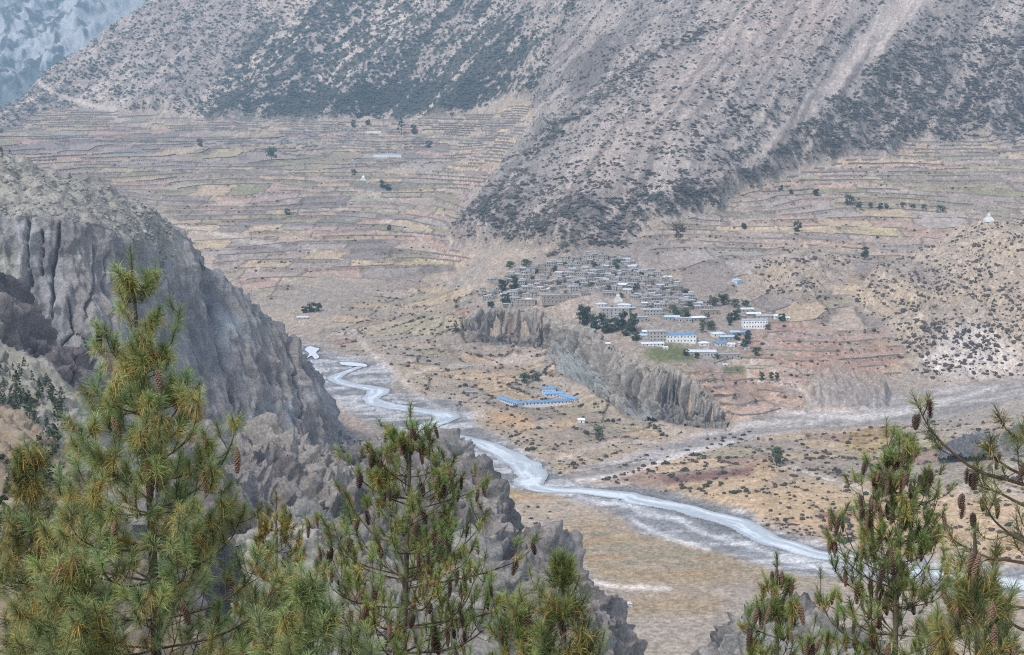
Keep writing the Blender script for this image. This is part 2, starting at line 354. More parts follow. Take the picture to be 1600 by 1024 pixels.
# river banks (true left, true right) in survey units
RIV = [(566,572,1.5),(548,579,2.2),(528,586,4.5),(514,591,6),(527,597,7),(560,604,9),(588,609,11),(597,613,11),(583,620,8),(575,624,8),(590,631,9),(620,637,9),(650,641,10),(690,647,11),(706,650,11),(694,657,9),(670,664,8),(664,669,8),(678,676,8),(715,684,8),(752,692,9),(785,706,11),(815,725,13),(833,740,13),(828,752,12),(826,758,10),(848,764,8),(880,767,8),(930,769,8),(980,776,10),(1000,782,10),(1080,798,10),(1150,817,11),(1200,841,10),(1260,862,9),(1330,874,9),(1400,886,9),(1480,898,9),(1560,909,10),(1740,931,11)]
_rv = np.array(RIV, float); _n = len(_rv); _zr = np.interp(np.arange(_n), [0, 4, 14, 24, 30, 35, _n - 1], [10.0, 9.0, 5.0, 1.6, -0.4, -4.4, -6.4])
_RC = np.array([atz(p[0], p[1], z) for p, z in zip(_rv, _zr)]); _RC = crom(np.c_[_RC, _rv[:, 2]], 460)
for _ in range(150): _RC[1:200, :2] = (_RC[0:199, :2] + _RC[1:200, :2] * 2 + _RC[2:201, :2]) / 4
_t = np.gradient(_RC[:, :2], axis=0)
for _ in range(6): _t[1:-1] = (_t[:-2] + _t[1:-1] * 2 + _t[2:]) / 4
_t /= np.linalg.norm(_t, axis=1)[:, None]; _nn = np.c_[-_t[:, 1], _t[:, 0]]; _ar = np.arange(460)
_w = _RC[:, 3:4] * (1 + .9 * (fbm(_ar / 9, _ar * 0.0, 3, 5) - .5)[:, None]); _w2 = _RC[:, 3:4] * (1 + .9 * (fbm(_ar / 9, _ar * 0.0 + 9, 3, 6) - .5)[:, None])
LB = np.c_[_RC[:, :2] + _nn * _w, _RC[:, 2]]; RB = np.c_[_RC[:, :2] - _nn * _w2, _RC[:, 2]]
LB2 = np.c_[_RC[:, :2] + _nn * (_w + 3.2), _RC[:, 2]]; RB2 = np.c_[_RC[:, :2] - _nn * (_w2 + 3.2), _RC[:, 2]]
POND = np.array([atz(a, b, 12.5) for a, b in [(478,561),(483,553),(476,546),(484,541),(491,543),(499,545),(494,551),(499,558),(492,561),(487,556)]])
POND2 = np.array([atz(a, b, 10.5) for a, b in [(530,566),(548,566),(570,569),(572,573),(552,572),(534,570)]])
# plan raster of the water bodies for carving the bed
def in_poly(x, y, P):
    m = np.zeros(x.shape, bool); n = len(P)
    for i in range(n):
        x1, y1 = P[i][:2]; x2, y2 = P[(i + 1) % n][:2]
        if y1 == y2: continue
        m ^= ((y1 > y) != (y2 > y)) & (x < (x2 - x1) * (y - y1) / (y2 - y1) + x1)
    return m
WX0, WY0, WS = -420.0, 1040.0, 2.0
wx, wy = np.meshgrid(np.arange(WX0, 620, WS), np.arange(WY0, 2060, WS))
wz = np.full(wx.shape, 1e9); wd = np.full(wx.shape, 1e9)
mid = (LB + RB) / 2; hw = np.linalg.norm((LB - RB)[:, :2], axis=1) / 2
for k in range(len(mid)):
    for t in (0, .17, .33, .5, .67, .83, 1):
        q = LB[k] * (1 - t) + RB[k] * t
        d = (wx - q[0]) ** 2 + (wy - q[1]) ** 2
        m = d < wd; wd = np.where(m, d, wd); wz = np.where(m, q[2], wz)
for P, z in ((POND, 12.5), (POND2, 10.5)):
    c = P.mean(0)
    for q in [c + (p_ - c) * k_ for p_ in crom(np.vstack([P, P[:1]]), 36) for k_ in (1, .8, .6, .4, .2, 0)]:
        d = (wx - q[0]) ** 2 + (wy - q[1]) ** 2
        m = d < wd; wd = np.where(m, d, wd); wz = np.where(m, z, wz)
wd = np.sqrt(wd)
def water(x, y):
    i = ((x - WX0) / WS); j = ((y - WY0) / WS)
    ok = (i > 0) & (j > 0) & (i < wx.shape[1] - 1) & (j < wx.shape[0] - 1)
    ii = np.clip(i, 0, wx.shape[1] - 1).astype(int); jj = np.clip(j, 0, wx.shape[0] - 1).astype(int)
    return np.where(ok, wd[jj, ii], 999.0), wz[jj, ii]

T1 = [(725,505,2035),(742,487,2025),(765,485,2010),(800,484,2000),(830,486,1992),(860,500,1982),(885,508,1925),(905,511,1838),(925,516,1790),(945,534,1728),(965,550,1690),(985,564,1652),(1005,572,1622),(1025,576,1605),(1045,580,1595),(1065,584,1590),(1090,603,1575),(1115,632,1565),(1142,660,1560)]
T2 = [(718,535,2010),(740,532,2000),(765,536,1994),(800,538,1986),(832,540,1978),(856,544,1965),(862,560,1890),(872,580,1805),(915,600,1745),(938,618,1695),(955,628,1660),(970,640,1625),(990,650,1598),(1015,652,1582),(1040,655,1574),(1065,660,1568),(1090,664,1562),(1110,668,1556),(1135,668,1552)]
_e1 = at(*np.array(T1, float).T); _e2 = at(*np.array(T2, float).T)
_ex = np.linspace(_e1[0, 0], _e1[-1, 0], 300); _e1y, _e1z = np.interp(_ex, _e1[:, 0], _e1[:, 1]), np.interp(_ex, _e1[:, 0], _e1[:, 2]); _e2y, _e2z = np.interp(_ex, _e2[:, 0], _e2[:, 1]), np.interp(_ex, _e2[:, 0], _e2[:, 2])
def escarp(x, y, z):
    ok = ss(_ex[0] - 6, _ex[0] + 6, x) * ss(_ex[-1] + 4, _ex[-1] - 6, x)
    y1, y2, z1, z2 = [np.interp(x, _ex, q) for q in (_e1y, _e2y, _e1z, _e2z)]
    w_ = ok * ss(y2 - 60, y2 - 4, y) * (y < y1 + 1); zl = np.minimum(z, z * (1 - w_) + (z2 - 1.5) * w_)
    w2 = ok * (y >= y1 + 1) * ss(45, 0, y - y1)
    return zl * (1 - w2) + (z1 - .5) * w2
STEP = 7.0
def terr_level(x, y, z, seed):
    return z / STEP + 3.2 * fbm(x / 330, y / 330, 3, 40 + seed)
def terrain(x, y, full=False):
    z0 = escarp(x, y, base_z(x, y))
    px, py = proj(x, y, z0)
    jx, jy = (fbm(x / 40, y / 40, 3, 50) - .5) * 16, (fbm(x / 40, y / 40, 3, 60) - .5) * 12
    wpx, wpy = px + jx, py + jy
    mL, mR = look(M['mtnL'], wpx, wpy), look(M['mtnR'], wpx + 60 * (fbm(x / 90, y / 90, 4, 51) - .5), wpy + 44 * (fbm(x / 70, y / 70, 4, 52) - .5))
    z = z0.copy()
    u, v = (x * .72 - z0 * .69), (x * .69 + z0 * .72)
    mm = np.clip(mL + mR, 0, 1)
    r1 = ridge(u / 260, v / 900, 4, 5) - .55
    z = z + mm * (r1 * 115 * ss(0, 1, mm) + (fbm(x / 60, y / 60 + z0 / 60, 4, 9) - .5) * 22 + (ridge(u / 60, v / 260, 3, 15) - .5) * 24 + look(M['rock1'], px, py) * (ridge(x / 110, y / 200 + z0 / 110, 4, 16) - .5) * 75)
    hR = np.maximum(look(M['hillR'], wpx, wpy), look(M['hillR2'], wpx, wpy)); kn = look(M['knoll'], px, py)
    z = z + hR * ((ridge(x / 90, y / 140, 4, 22) - .5) * 34 + (ridge(x / 24 + y / 70, y / 60, 3, 23) - .5) * 19) + kn * (17 + 18 * (ridge(x / 14, y / 40, 3, 25) - .4))
    tm = np.clip(look(M['terrL'], wpx, wpy) + look(M['terrR'], wpx, wpy) * .9 + look(M['terrV'], px, py) * .8 - hR, 0, 1)
    lv = terr_level(x, y, z0, 0); fr = lv - np.floor(lv)
    z = z + tm * .75 * STEP * (ss(0.78, 1.0, fr) - fr + .5)
    z = z + (fbm(x / 25, y / 25, 3, 33) - .5) * 2.2 * (1 - tm * .6)
    sc = look(M['scarp'], px, py)
    d, wzv = water(x, y)
    k = ss(26, 5, d); z = z * (1 - k) + (wzv + .35) * k
    k = ss(4.5, 1.0, d); z = z * (1 - k) + (wzv - 1.2) * k
    if full: return z, z0, px, py, mL, mR, tm, hR, kn, lv, fr, d, u, v
    return z

# adaptive polar grid
NC, NR = 1090, 640
colpx = np.linspace(-110, 1710, NC)
us = (colpx - 800) / F / CT
ds = np.concatenate([np.linspace(640, 2900, 900), np.linspace(2905, 7300, 1000)])
Xf = us[None, :] * ds[:, None]; Yf = np.repeat(ds[:, None], NC, 1)
Zf = terrain(Xf, Yf)
_, Pf = proj(Xf, Yf, Zf)
dp = np.abs(np.diff(Pf, axis=0)); vis = (Pf[1:] < np.minimum.accumulate(Pf, 0)[:-1] + 6)
inside = (Pf[1:] > -60) & (Pf[1:] < 1090)
wgt = np.clip(dp, 0, 12) * np.where(vis, 1, .15) * np.where(inside, 1, .12) + np.diff(ds)[:, None] * .012
# smooth across columns so that neighbouring rows stay parallel
k = 9; c = np.cumsum(np.pad(wgt, ((0, 0), (k + 1, k)), mode='edge'), 1); wgt = (c[:, 2 * k + 1:] - c[:, :-2 * k - 1]) / (2 * k + 1)
cum = np.concatenate([np.zeros((1, NC)), np.cumsum(wgt, 0)], 0)
D = np.empty((NR, NC)); q = np.linspace(0, 1, NR)
for c in range(NC): D[:, c] = np.interp(q * cum[-1, c], cum[:, c], ds)
TX, TY = us[None, :] * D, D
z, z0, px, py, mL, mR, tm, hR, kn, lv, fr, dwat, U, Vv = terrain(TX, TY, True)
px, py = proj(TX, TY, z)
TZ = z
jit = lambda a, s, sc=30: (fbm(TX / sc, TY / sc + z / sc, 3, s) - .5) * a
jx, jy = jit(14, 70), jit(8, 71)
L = lambda n: look(M[n], px + jx, py + jy * .6)
Ls = lambda n: look(M[n], px, py)
n1 = fbm(TX / 120, TY / 120, 4, 80); n2 = fbm(TX / 14, TY / 14 + z / 14, 3, 81); n3 = fbm(TX / 350, TY / 350, 3, 82); n4 = hsh(np.arange(NR)[:, None] * 3 + 0 * px.astype(int), np.arange(NC)[None, :] * 7 + 0 * px.astype(int))
C = np.zeros(TX.shape + (3,)) + np.array([.30, .275, .235])
C = mixc(C, (.36, .315, .245), ss(.4, .62, n1) * .7)
C = mixc(C, (.27, .25, .23), ss(.5, .7, n3) * .5)
SH = np.zeros(TX.shape)              # shrub density
# fields on the valley floor
wxx, wyy = TX + (fbm(TX / 70, TY / 70, 2, 90) - .5) * 60, TY + (fbm(TX / 70, TY / 70, 2, 91) - .5) * 60
f1, f2, fid = voro(wxx / 62 + .3 * wyy / 62, wyy / 50, 3)
fm = L('fields') * (1 - L('bed')) * (1 - L('wash')) * (1 - ss(.3, .6, mL + mR))
pal = np.array([(.37, .30, .20), (.33, .29, .22), (.29, .27, .225), (.40, .32, .21), (.28, .255, .21), (.34, .31, .26), (.31, .29, .20), (.30, .22, .17)])
C = mixc(C, 0, 0) * 1.0
fc = pal[(fid * 7.99).astype(int)]
C = C * (1 - fm[..., None] * .85) + fc * fm[..., None] * .85
edge = ss(.10, .02, f2 - f1) * fm
C = mixc(C, (.13, .115, .085), edge * .65 * ss(.35, .55, n2 + .1))
SH += edge * .55 + fm * .02
# terrace strips
seed_l = np.floor(lv).astype(np.int64)
cellw = 60 + 70 * hsh(seed_l, seed_l * 0 + 5)
cell = np.floor((TX * (1 if 1 else 0) + 90 * hsh(seed_l, seed_l * 0) + 30 * fbm(TX / 50, TY / 50, 2, 95)) / cellw).astype(np.int64)
tid = hsh(seed_l, cell)
tpal = np.array([(.36, .31, .25), (.31, .275, .24), (.33, .30, .27), (.38, .32, .23), (.28, .25, .225), (.37, .29, .235), (.31, .28, .21), (.34, .29, .25)])
tc = tpal[(tid * 7.99).astype(int)] * (.94 + .12 * n2[..., None])
tc = tc.mean((0, 1)) + (tc - tc.mean((0, 1))) * 1.55 + (np.array([-.03, .0, -.03]) * (hsh(seed_l, cell + 77) > .84)[..., None])
C = C * (1 - tm[..., None] * .85) + tc * tm[..., None] * .85
cut = ss(.40, .56, fbm(TX / 70, TY / 30, 3, 96))
riser = ss(.74, .86, fr) * ss(1.02, .97, fr) * tm * cut * (.5 + .8 * n2)
C = mixc(C, (.15, .13, .11), riser * .5)
SH += riser * .16 + tm * .006
ce = (TX + 90 * hsh(seed_l, seed_l * 0) + 30 * fbm(TX / 50, TY / 50, 2, 95)) / cellw; ce = np.abs(ce - np.round(ce)) * cellw
C = mixc(C, (.17, .15, .12), ss(3.5, 1.0, ce) * tm * .7)
# mountains
P_sc = np.array([.33, .30, .275])
sv = fbm(U / 45, Vv / 400, 4, 101); sp = fbm(U / 9, Vv / 26, 3, 103)
CL = mixc(np.zeros(C.shape) + P_sc, (.40, .36, .31), ss(.5, .68, sv)); CL = mixc(CL, (.26, .235, .22), ss(.5, .3, sv) * .6)
CL *= (.86 + .28 * sp)[..., None]
fo = np.clip(L('forest') + .0, 0, 1); fd = L('forestd')
clump = fbm(TX / 38, TY / 60 + z / 38, 3, 104); stre = fbm(U / 26, Vv / 240, 4, 105); fine = fbm(TX / 11, z / 11 + TY / 30, 2, 106)
dark = ss(.51, .555, .22 * clump + .43 * stre + .35 * fine + (fo - .5) * .12 + fd * .11)
dens = np.clip(.12 + fo * .75 + fd, 0, 1)
CL = mixc(CL, (.045, .058, .045), dark * dens * .8)
CL *= .98
CL = mixc(CL, (.12, .13, .11), ss(.54, .62, .5 * clump + .5 * fine) * .5 * (1 - fo))
C = C * (1 - mL[..., None]) + CL * mL[..., None]
SH += mL * (.05 + .08 * fo * dark + .05 * ss(.45, .6, clump) )
CR = np.zeros(C.shape) + np.array([.315, .30, .285])
CR = mixc(CR, (.40, .345, .31), L('scree1') * ss(.35, .6, n2 * .5 + sv * .5)); CR = mixc(CR, (.25, .23, .21), ss(.48, .3, sv) * .6)
CR *= (.84 + .32 * sp)[..., None]
s1 = np.clip(L('shrubR1') + .6 * L('shrubR2'), 0, 1)
CR = mixc(CR, (.12, .105, .085), s1 * ss(.53, .60, .25 * clump + .75 * fine + s1 * .03) * .55)
CR = mixc(CR, (.17, .16, .155), L('gully') * .6); CR = mixc(CR, (.10, .105, .10), L('diag1') * ss(.40, .52, clump * .5 + fine * .5) * .8)
sk = fbm(U / 14, Vv / 260, 4, 109); CR = mixc(CR, (.42, .39, .36), np.clip(L('chute') * .9 + L('chute3') * .8 + L('chute2') * .8, 0, 1) * (.25 + .6 * ss(.42, .6, sk))); CR = mixc(CR, (.41, .38, .35), ss(.60, .68, sk) * .6); CR = mixc(CR, (.20, .19, .18), ss(.40, .32, sk) * .5)
CR *= .84
C = C * (1 - mR[..., None]) + CR * mR[..., None]
cl2 = fbm(TX / 17, z / 17 + TY / 60, 3, 108)
SH += mR * (.02 + .05 * s1 + .05 * L('diag1')) * (1 - L('chute')) * (1 - .6 * L('scree1')) * (.12 + ss(.42, .60, .5 * cl2 + .5 * clump))
# eroded hills on the right
CH = np.zeros(C.shape) + np.array([.34, .30, .24]); CH = mixc(CH, (.27, .25, .22), ss(.5, .35, sv) * .6); CH = mixc(CH, (.36, .31, .22), ss(.5, .65, n1) * .6); CH = mixc(CH, (.40, .39, .37), L('paleR') * .8)
CH *= (.86 + .28 * n2)[..., None]
C = C * (1 - hR[..., None]) + CH * hR[..., None]
SH += hR * .10 * ss(.40, .58, clump) + hR * .02
C = mixc(C, np.array([.27, .26, .25]), Ls('knoll') * .9)
def over(n, col, a=.9, f=L):
    global C
    C = mixc(C, col, f(n) * a)
over('bareV', (.29, .26, .225), .5)
over('red', (.30, .19, .14), 0); C = mixc(C, (.345, .235, .185), L('red') * (.35 + .6 * ss(.2, .5, fid)) * .85 * (1 - edge)); C = mixc(C, (.34, .24, .175), L('red2') * (1 - riser) * .6)
over('green', (.17, .21, .07)); over('green2', (.15, .21, .07))
over('tanM', (.37, .31, .22), .45); over('orM', (.42, .30, .17)); over('orM2', (.42, .32, .19))
over('bankL', (.30, .27, .24), .8)
over('tanR', (.40, .31, .19), .85); over('tanR2', (.40, .31, .185), .8); over('maroon', (.22, .125, .115)); over('maroon2', (.28, .15, .11))
over('yellow', (.36, .28, .09), .5)
st = fbm(TX / 60, TY / 10 - TX / 45, 4, 110)
lowp = ss(800, 850, py) * ss(1250, 1000, px) * (1 - L('bed'))
C = mixc(C, (.315, .295, .25), lowp * .8)
C = mixc(C, (.33, .26, .15), L('gold1') * ss(.42, .56, st) * .85); C = mixc(C, (.25, .24, .14), L('gold1') * ss(.50, .40, st) * .6); over('gold2', (.38, .29, .14), .8); over('gold3', (.32, .255, .15), .7)
rock = fbm(TX / 4, TY / 4, 2, 120)
br = fbm(TX / 60 + TY / 90, TY / 10 - TX / 40, 3, 122)
C = mixc(C, np.array([.295, .295, .29]), L('bed') * .92); C = mixc(C, (.46, .455, .44), L('bed') * ss(.54, .60, br) * .7); C = mixc(C, (.20, .20, .195), L('bed') * ss(.46, .40, br) * .6); over('greybar', (.27, .275, .275), .8); C = mixc(C, (.43, .43, .41), L('greybar') * ss(.56, .66, br) * .8)
C = mixc(C, np.array([.30, .285, .265]), L('wash') * .8); C = mixc(C, (.42, .40, .38), L('wash') * ss(.54, .62, br) * .5); C = mixc(C, (.22, .215, .21), L('wash') * ss(.46, .40, br) * .3); over('wash2', (.31, .295, .265), .6)
over('scarp', (.215, .22, .22), .85)
C = mixc(C, (.16, .16, .155), ss(7, 3, dwat) * ss(.2, .5, n2) * .6)
_bm = 0
for pts_, w_ in [([(975,775),(1000,800),(1060,812),(1090,830),(1160,850),(1250,880),(1330,900)], 2.2), ([(880,770),(930,782),(985,792),(1040,806)], 1.6), ([(985,812),(1040,838),(1110,860)], 2.5), ([(925,909),(960,916),(1000,918),(1050,921)], 2.6), ([(1150,690),(1060,712),(980,740),(900,752)], 2.0), ([(1210,640),(1330,655),(1430,640),(1560,605)], 1.6), ([(1260,660),(1400,640),(1500,622)], 1.5)]: _bm = np.maximum(_bm, raster(stroke(crom(pts_, 40), w_), 2))
M['braid'] = _bm
C = mixc(C, (.58, .58, .57), Ls('braid') * .75)
C = mixc(C, (.44, .41, .37), Ls('path') * .8)
C = mixc(C, (.10, .095, .075), Ls('hedge') * .5)
lum = C.mean(-1, keepdims=True); C = lum + (C - lum) * .92; C = np.clip(C * np.clip((lum / .285) ** .55, .5, 1.5), .01, .8) * np.array([1.08, .945, .85])
gm = np.clip(L('bed') + .55 * L('wash'), 0, 1)[..., None]; C = C * (1 - gm) + C * np.array([.82, .90, .98]) * gm
C *= (.74 + .52 * rock + .26 * (n4 - .5))[..., None]
slope_dark = 1.0
SH = np.clip(SH, 0, 1) * (1 - ss(.2, .6, Ls('path'))) * (1 - .92 * L('bed')) * (1 - .7 * L('wash')) * ss(8, 14, dwat)
M_TERR = mat_attr('ground_cover', .96, .35, .3, .1, .28, nscale=.3, detail=[(.08, .16), (.9, .22)])
me = mesh_np('valley_terrain', np.stack([TX, TY, TZ], -1).reshape(-1, 3), gridfaces(NR, NC), M_TERR, C.reshape(-1, 3), smooth=True)
terr_o = tag(link('terrain', me), 'terraced valley floor with gravel flood plain and bare mountain slopes', kind='structure')
TPX, TPY = px, py
vis_t = (py < np.minimum.accumulate(py, 0) + 1.0)

# ------------------------------------------------------------------ the river
M_WAT = mat('river_water', (.62, .65, .66), .45, .3, .22, .3)
n = 18; t = np.linspace(0, 1, n)[None, :, None]
RW = LB2[:, None] * (1 - t) + RB2[:, None] * t
rw = RW.reshape(-1, 3).copy(); rw[:, 2] += .12 * (vn(rw[:, 0] / 3, rw[:, 1] / 3, 3) - .5)
_s = np.arange(len(LB))[:, None] * np.ones((1, n)); _q = np.linspace(0, 1, n)[None, :] * np.ones((len(LB), 1))
_st = fbm(_s / 16, _q * 5, 4, 140); _ed = np.abs(_q - .5) * 2
RC_ = mixc(np.zeros(_s.shape + (3,)) + np.array([.42, .45, .455]), (.64, .66, .66), ss(.46, .62, _st)); RC_ = mixc(RC_, (.30, .305, .29), ss(.55, .95, _ed + .3 * (_st - .5)) * .7)
M_RIV = mat_attr('river_surface', .42, .3, .25, .35, .1, nscale=.5, detail=[(.15, .10)])
tag(link('river', mesh_np('river', rw, gridfaces(len(LB), n), M_RIV, RC_.reshape(-1, 3), smooth=True)), 'pale milky meltwater river winding down the valley', kind='structure')
def flatpoly(P):
    c = P.mean(0); P2 = crom(np.vstack([P, P[:1]]), 40); V = np.vstack([c[None], P2]); Fc = np.array([(0, i, i + 1) for i in range(1, len(P2))])
    return V, Fc
for P, nm, lb in ((POND, 'river_pool', 'white frothy pool of the river upstream beside the dark cliff'), (POND2, 'river_channel', 'short white water channel with blue edge just above the first river bend')):
    V, Fc = flatpoly(P); tag(link(nm, mesh_np(nm, V, Fc, M_WAT)), lb, kind='structure')

# ------------------------------------------------------------------ lofted cliffs and slopes
def loft(ctrl, nu, nv, rowpos=None):
    """ctrl: rows of (px,py,D); returns (nv,nu,3)"""
    rows = [at(*np.array(r, float).T) if not isinstance(r, np.ndarray) else r for r in ctrl]
    rows = np.stack([crom(r, nu) for r in rows])             # (R,nu,3)
    Rn = len(rows); rowpos = np.arange(Rn) if rowpos is None else np.array(rowpos, float)
    t = np.linspace(rowpos[0], rowpos[-1], nv); i = np.clip(np.searchsorted(rowpos, t, 'right') - 1, 0, Rn - 2)
    f = ((t - rowpos[i]) / (rowpos[i + 1] - rowpos[i]))[:, None, None]; f2 = f * .6 + (f * f * (3 - 2 * f)) * .4
    return rows[i] * (1 - f2) + rows[i + 1] * f2
def normals(G):
    du = np.gradient(G, axis=1); dv = np.gradient(G, axis=0)
    n = np.cross(du, dv); n /= np.linalg.norm(n, axis=-1, keepdims=True) + 1e-9
    return n                       # rows run top->down, columns left->right : sign fixed by caller
def facing(G, n):
    s = np.sign(((CAM - G) * n).sum(-1).mean()); return n * s
M_ROCK = mat_attr('cliff_rock', .95, .9, .28, .1, .3, nscale=.7, detail=[(.12, .18), (2.0, .2)])
M_SLOPE = mat_attr('hillside_soil', .97, .4, 1.2, .1, .2, nscale=1.5)
def back(row, dy, dz, dx=0):
    g = at(*np.array(row, float).T); return g + np.array([dx, dy, dz], float)
def crackmask(px, py, pts, wd):
    P = np.array(pts, float); x = np.interp(py, P[:, 1], P[:, 0]) + 9 * (fbm(py / 22, py * 0 + P[0, 0], 3, 71) - .5); wd = wd * (.45 + .75 * vn(py / 15, py * 0 + P[0, 0], 72)); on = ss(P[0, 1] - 6, P[0, 1] + 8, py) * ss(P[-1, 1] + 10, P[-1, 1] - 8, py)
    return np.exp(-((px - x) / wd) ** 2) * on

# left cliff
c1 = [(-90,210,1250),(0,240,1260),(110,275,1280),(200,312,1300),(262,350,1320),(350,440,1370),(430,522,1410),(500,600,1440),(526,664,1440),(560,690,1460),(600,704,1480)]
c2 = [(-90,320,1190),(0,335,1190),(110,342,1200),(195,368,1235),(250,395,1290),(325,470,1335),(400,545,1375),(472,622,1405),(500,680,1410),(530,700,1432),(580,712,1465)]
c3 = [(-90,640,1130),(0,660,1130),(100,660,1130),(180,670,1165),(240,690,1215),(290,700,1250),(350,715,1285),(410,718,1315),(450,722,1345),(500,730,1375),(560,735,1425)]
c4 = [(-90,820,1050),(0,820,1050),(100,820,1060),(180,820,1060),(240,820,1070),(290,820,1080),(350,815,1100),(410,800,1130),(440,790,1180),(490,780,1240),(550,765,1330)]
G = loft([back(c1, 160, -90), c1, c2, c3, c4], 430, 400, [0, .25, 1, 2.6, 3.1])
N = facing(G, normals(G))
gp = proj(G[..., 0], G[..., 1], G[..., 2]); rowi = np.linspace(0, 3.1, 400)[:, None]
wall = np.maximum(ss(.95, 1.1, rowi), ss(235, 300, gp[0] + 40 * (fbm(gp[0] / 30, gp[1] / 30, 3, 77) - .5)))
x, y, zz = G[..., 0], G[..., 1], G[..., 2]
fl = fbm3(x / 22, y / 22, zz / 130, 4, 5); big = fbm3(x / 70, y / 70, zz / 220, 3, 6); cr_ = fbm3(x / 10, y / 10, zz / 12, 4, 8)
rg = 1 - np.abs(2 * fbm3(x / 45, y / 45, zz / 200, 4, 12) - 1)
st_ = 1 - np.abs(2 * fbm3(x / 9 + zz / 90, y / 9, zz / 70, 3, 13) - 1)
disp = wall * ((fl - .5) * 14 + (big - .5) * 34 + (rg ** 3 - .4) * 13 + (st_ ** 3 - .4) * 6 + (np.abs(2 * fbm3(x / 16, y / 16, zz / 30, 4, 14) - 1) * -9)) + (cr_ - .5) * np.where(wall > .5, 8, 14) + (1 - wall) * (fbm3(x / 30, y / 30, zz / 30, 4, 9) - .5) * 16
cracks = [([(42,340),(44,480),(46,560)], 1.9), ([(94,350),(84,420),(80,500)], 2.6), ([(150,385),(142,450),(130,495)], 2.4), ([(106,470),(120,520),(144,560),(146,600)], 1.8), ([(64,360),(66,430)], 1.2), ([(118,520),(90,545)], 1.4), ([(262,380),(240,450),(232,600)], 1.0), ([(172,380),(166,520)], 1.0), ([(440,540),(452,600),(460,660)], 1.5), ([(330,470),(345,560),(352,640)], 1.3)]
ck = 0
for p_, w_ in cracks: ck = np.maximum(ck, crackmask(gp[0], gp[1], p_, w_))
disp = disp - ck * (10 + 8 * vn(gp[1] / 20, gp[0] / 60, 4)) * wall
G = G + N * (disp * ss(0, .2, rowi) * ss(3.1, 2.9, rowi))[..., None]
G[..., 2] += (ridge(x / 18, y / 18, 4, 19) - .5) * 13 * ss(0, .25, rowi) * ss(1.2, .5, rowi) * np.where(gp[0] > 230, 1, .45)
C_ = np.zeros(G.shape) + np.array([.25, .235, .225])
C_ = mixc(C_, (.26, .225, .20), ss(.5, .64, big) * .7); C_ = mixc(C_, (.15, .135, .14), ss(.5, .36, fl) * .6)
C_ = mixc(C_, (.30, .29, .23), ss(60, 0, gp[0]) * ss(380, 400, gp[1]) * .6)
C_ = mixc(C_, (.17, .14, .135), ss(50, 10, gp[0]) * ss(430, 500, gp[1]) * .8)
bl = np.exp(-((gp[0] - 470) / 45) ** 2 - ((gp[1] - 650) / 45) ** 2) + .8 * np.exp(-((gp[0] - 350) / 22) ** 2 - ((gp[1] - 510) / 45) ** 2) + .6 * np.exp(-((gp[0] - 400) / 40) ** 2 - ((gp[1] - 690) / 40) ** 2)
C_ = mixc(C_, (.33, .35, .36), np.clip(bl, 0, 1) * ss(.42, .6, fbm3(x / 12, y / 12, zz / 40, 3, 30)))
C_ = mixc(C_, (.40, .39, .37), ss(.66, .74, fbm3(x / 7, y / 7, zz / 60, 3, 31)) * wall * .5)
top = (1 - wall)
tc_ = mixc(np.zeros(G.shape) + np.array([.36, .33, .275]), (.22, .20, .17), ss(.5, .62, cr_))
C_ = C_ * wall[..., None] + tc_ * top[..., None]
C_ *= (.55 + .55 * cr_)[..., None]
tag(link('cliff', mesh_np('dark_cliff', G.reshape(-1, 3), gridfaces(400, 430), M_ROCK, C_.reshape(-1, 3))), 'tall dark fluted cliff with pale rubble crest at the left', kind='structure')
CLIFF_G, CLIFF_P = G, proj(G[..., 0], G[..., 1], G[..., 2])

def crag(name, label, rows, rowpos, nu, nv, amp, sc, colf, backdz=(80, -40), matr=None, sharp=1.0, seed=0, vert=1.0, fine=1.0):
    G = loft([back(rows[0], backdz[0], backdz[1])] + rows, nu, nv, rowpos)
    N = facing(G, normals(G)); x, y, zz = G[..., 0], G[..., 1], G[..., 2] / vert
    r_ = np.linspace(rowpos[0], rowpos[-1], nv)[:, None]
    a = fbm3(x / sc, y / sc, zz / (sc * 2), 5, 5 + seed); b = 1 - np.abs(2 * fbm3(x / sc / .7, y / sc / .7, zz / sc / 1.6, 4, 15 + seed) - 1); c = fbm3(x / (sc * .18), y / (sc * .18), zz / (sc * .25), 4, 25 + seed)
    wq = 1.2 * (a - .5); rq1 = 1 - np.abs(2 * fbm3(x / sc + wq, y / sc + zz / sc * .5, zz / (sc * .9), 3, 35 + seed) - 1); rq2 = 1 - np.abs(2 * fbm3(x / sc * 2.6 + zz / sc, y / sc * 2.6, zz / sc * 1.4 - wq, 3, 45 + seed) - 1)
    rq3 = 1 - np.abs(2 * vn3(x / sc * 7, y / sc * 7, zz / sc * 4, 55 + seed) - 1)
    d = (a - .5) * 1.3 * amp + (rq1 ** 3 - .4) * amp * 1.5 + (rq2 ** 2.5 - .4) * amp * .9 + (rq3 ** 2 - .4) * amp * .35 * fine + (c - .5) * amp * .35 * fine
    if name == 'mesa_cliff':
        cq = 1 - np.abs(2 * fbm3(x / 15, y / 15, zz / 30, 3, 75) - 1); cq2 = 1 - np.abs(2 * fbm3(x / 6, y / 6, zz / 16, 2, 76) - 1); d = d - ss(.78, 1, cq) * 9 - ss(.8, 1, cq2) * 2.5
    G = G + N * (d * ss(0, .25, r_ - rowpos[0]))[..., None]
    G[..., 2] += (c - .5) * amp * .25 * fine
    p = proj(G[..., 0], G[..., 1], G[..., 2])
    Cc = colf(G, p, a, b, c, r_)
    o = link(name, mesh_np(name, G.reshape(-1, 3), gridfaces(nv, nu), matr or M_ROCK, Cc.reshape(-1, 3), smooth=(matr is not None or name in ('far_mountain', 'mesa_cliff')))); tag(o, label, kind='structure')
    return G, p
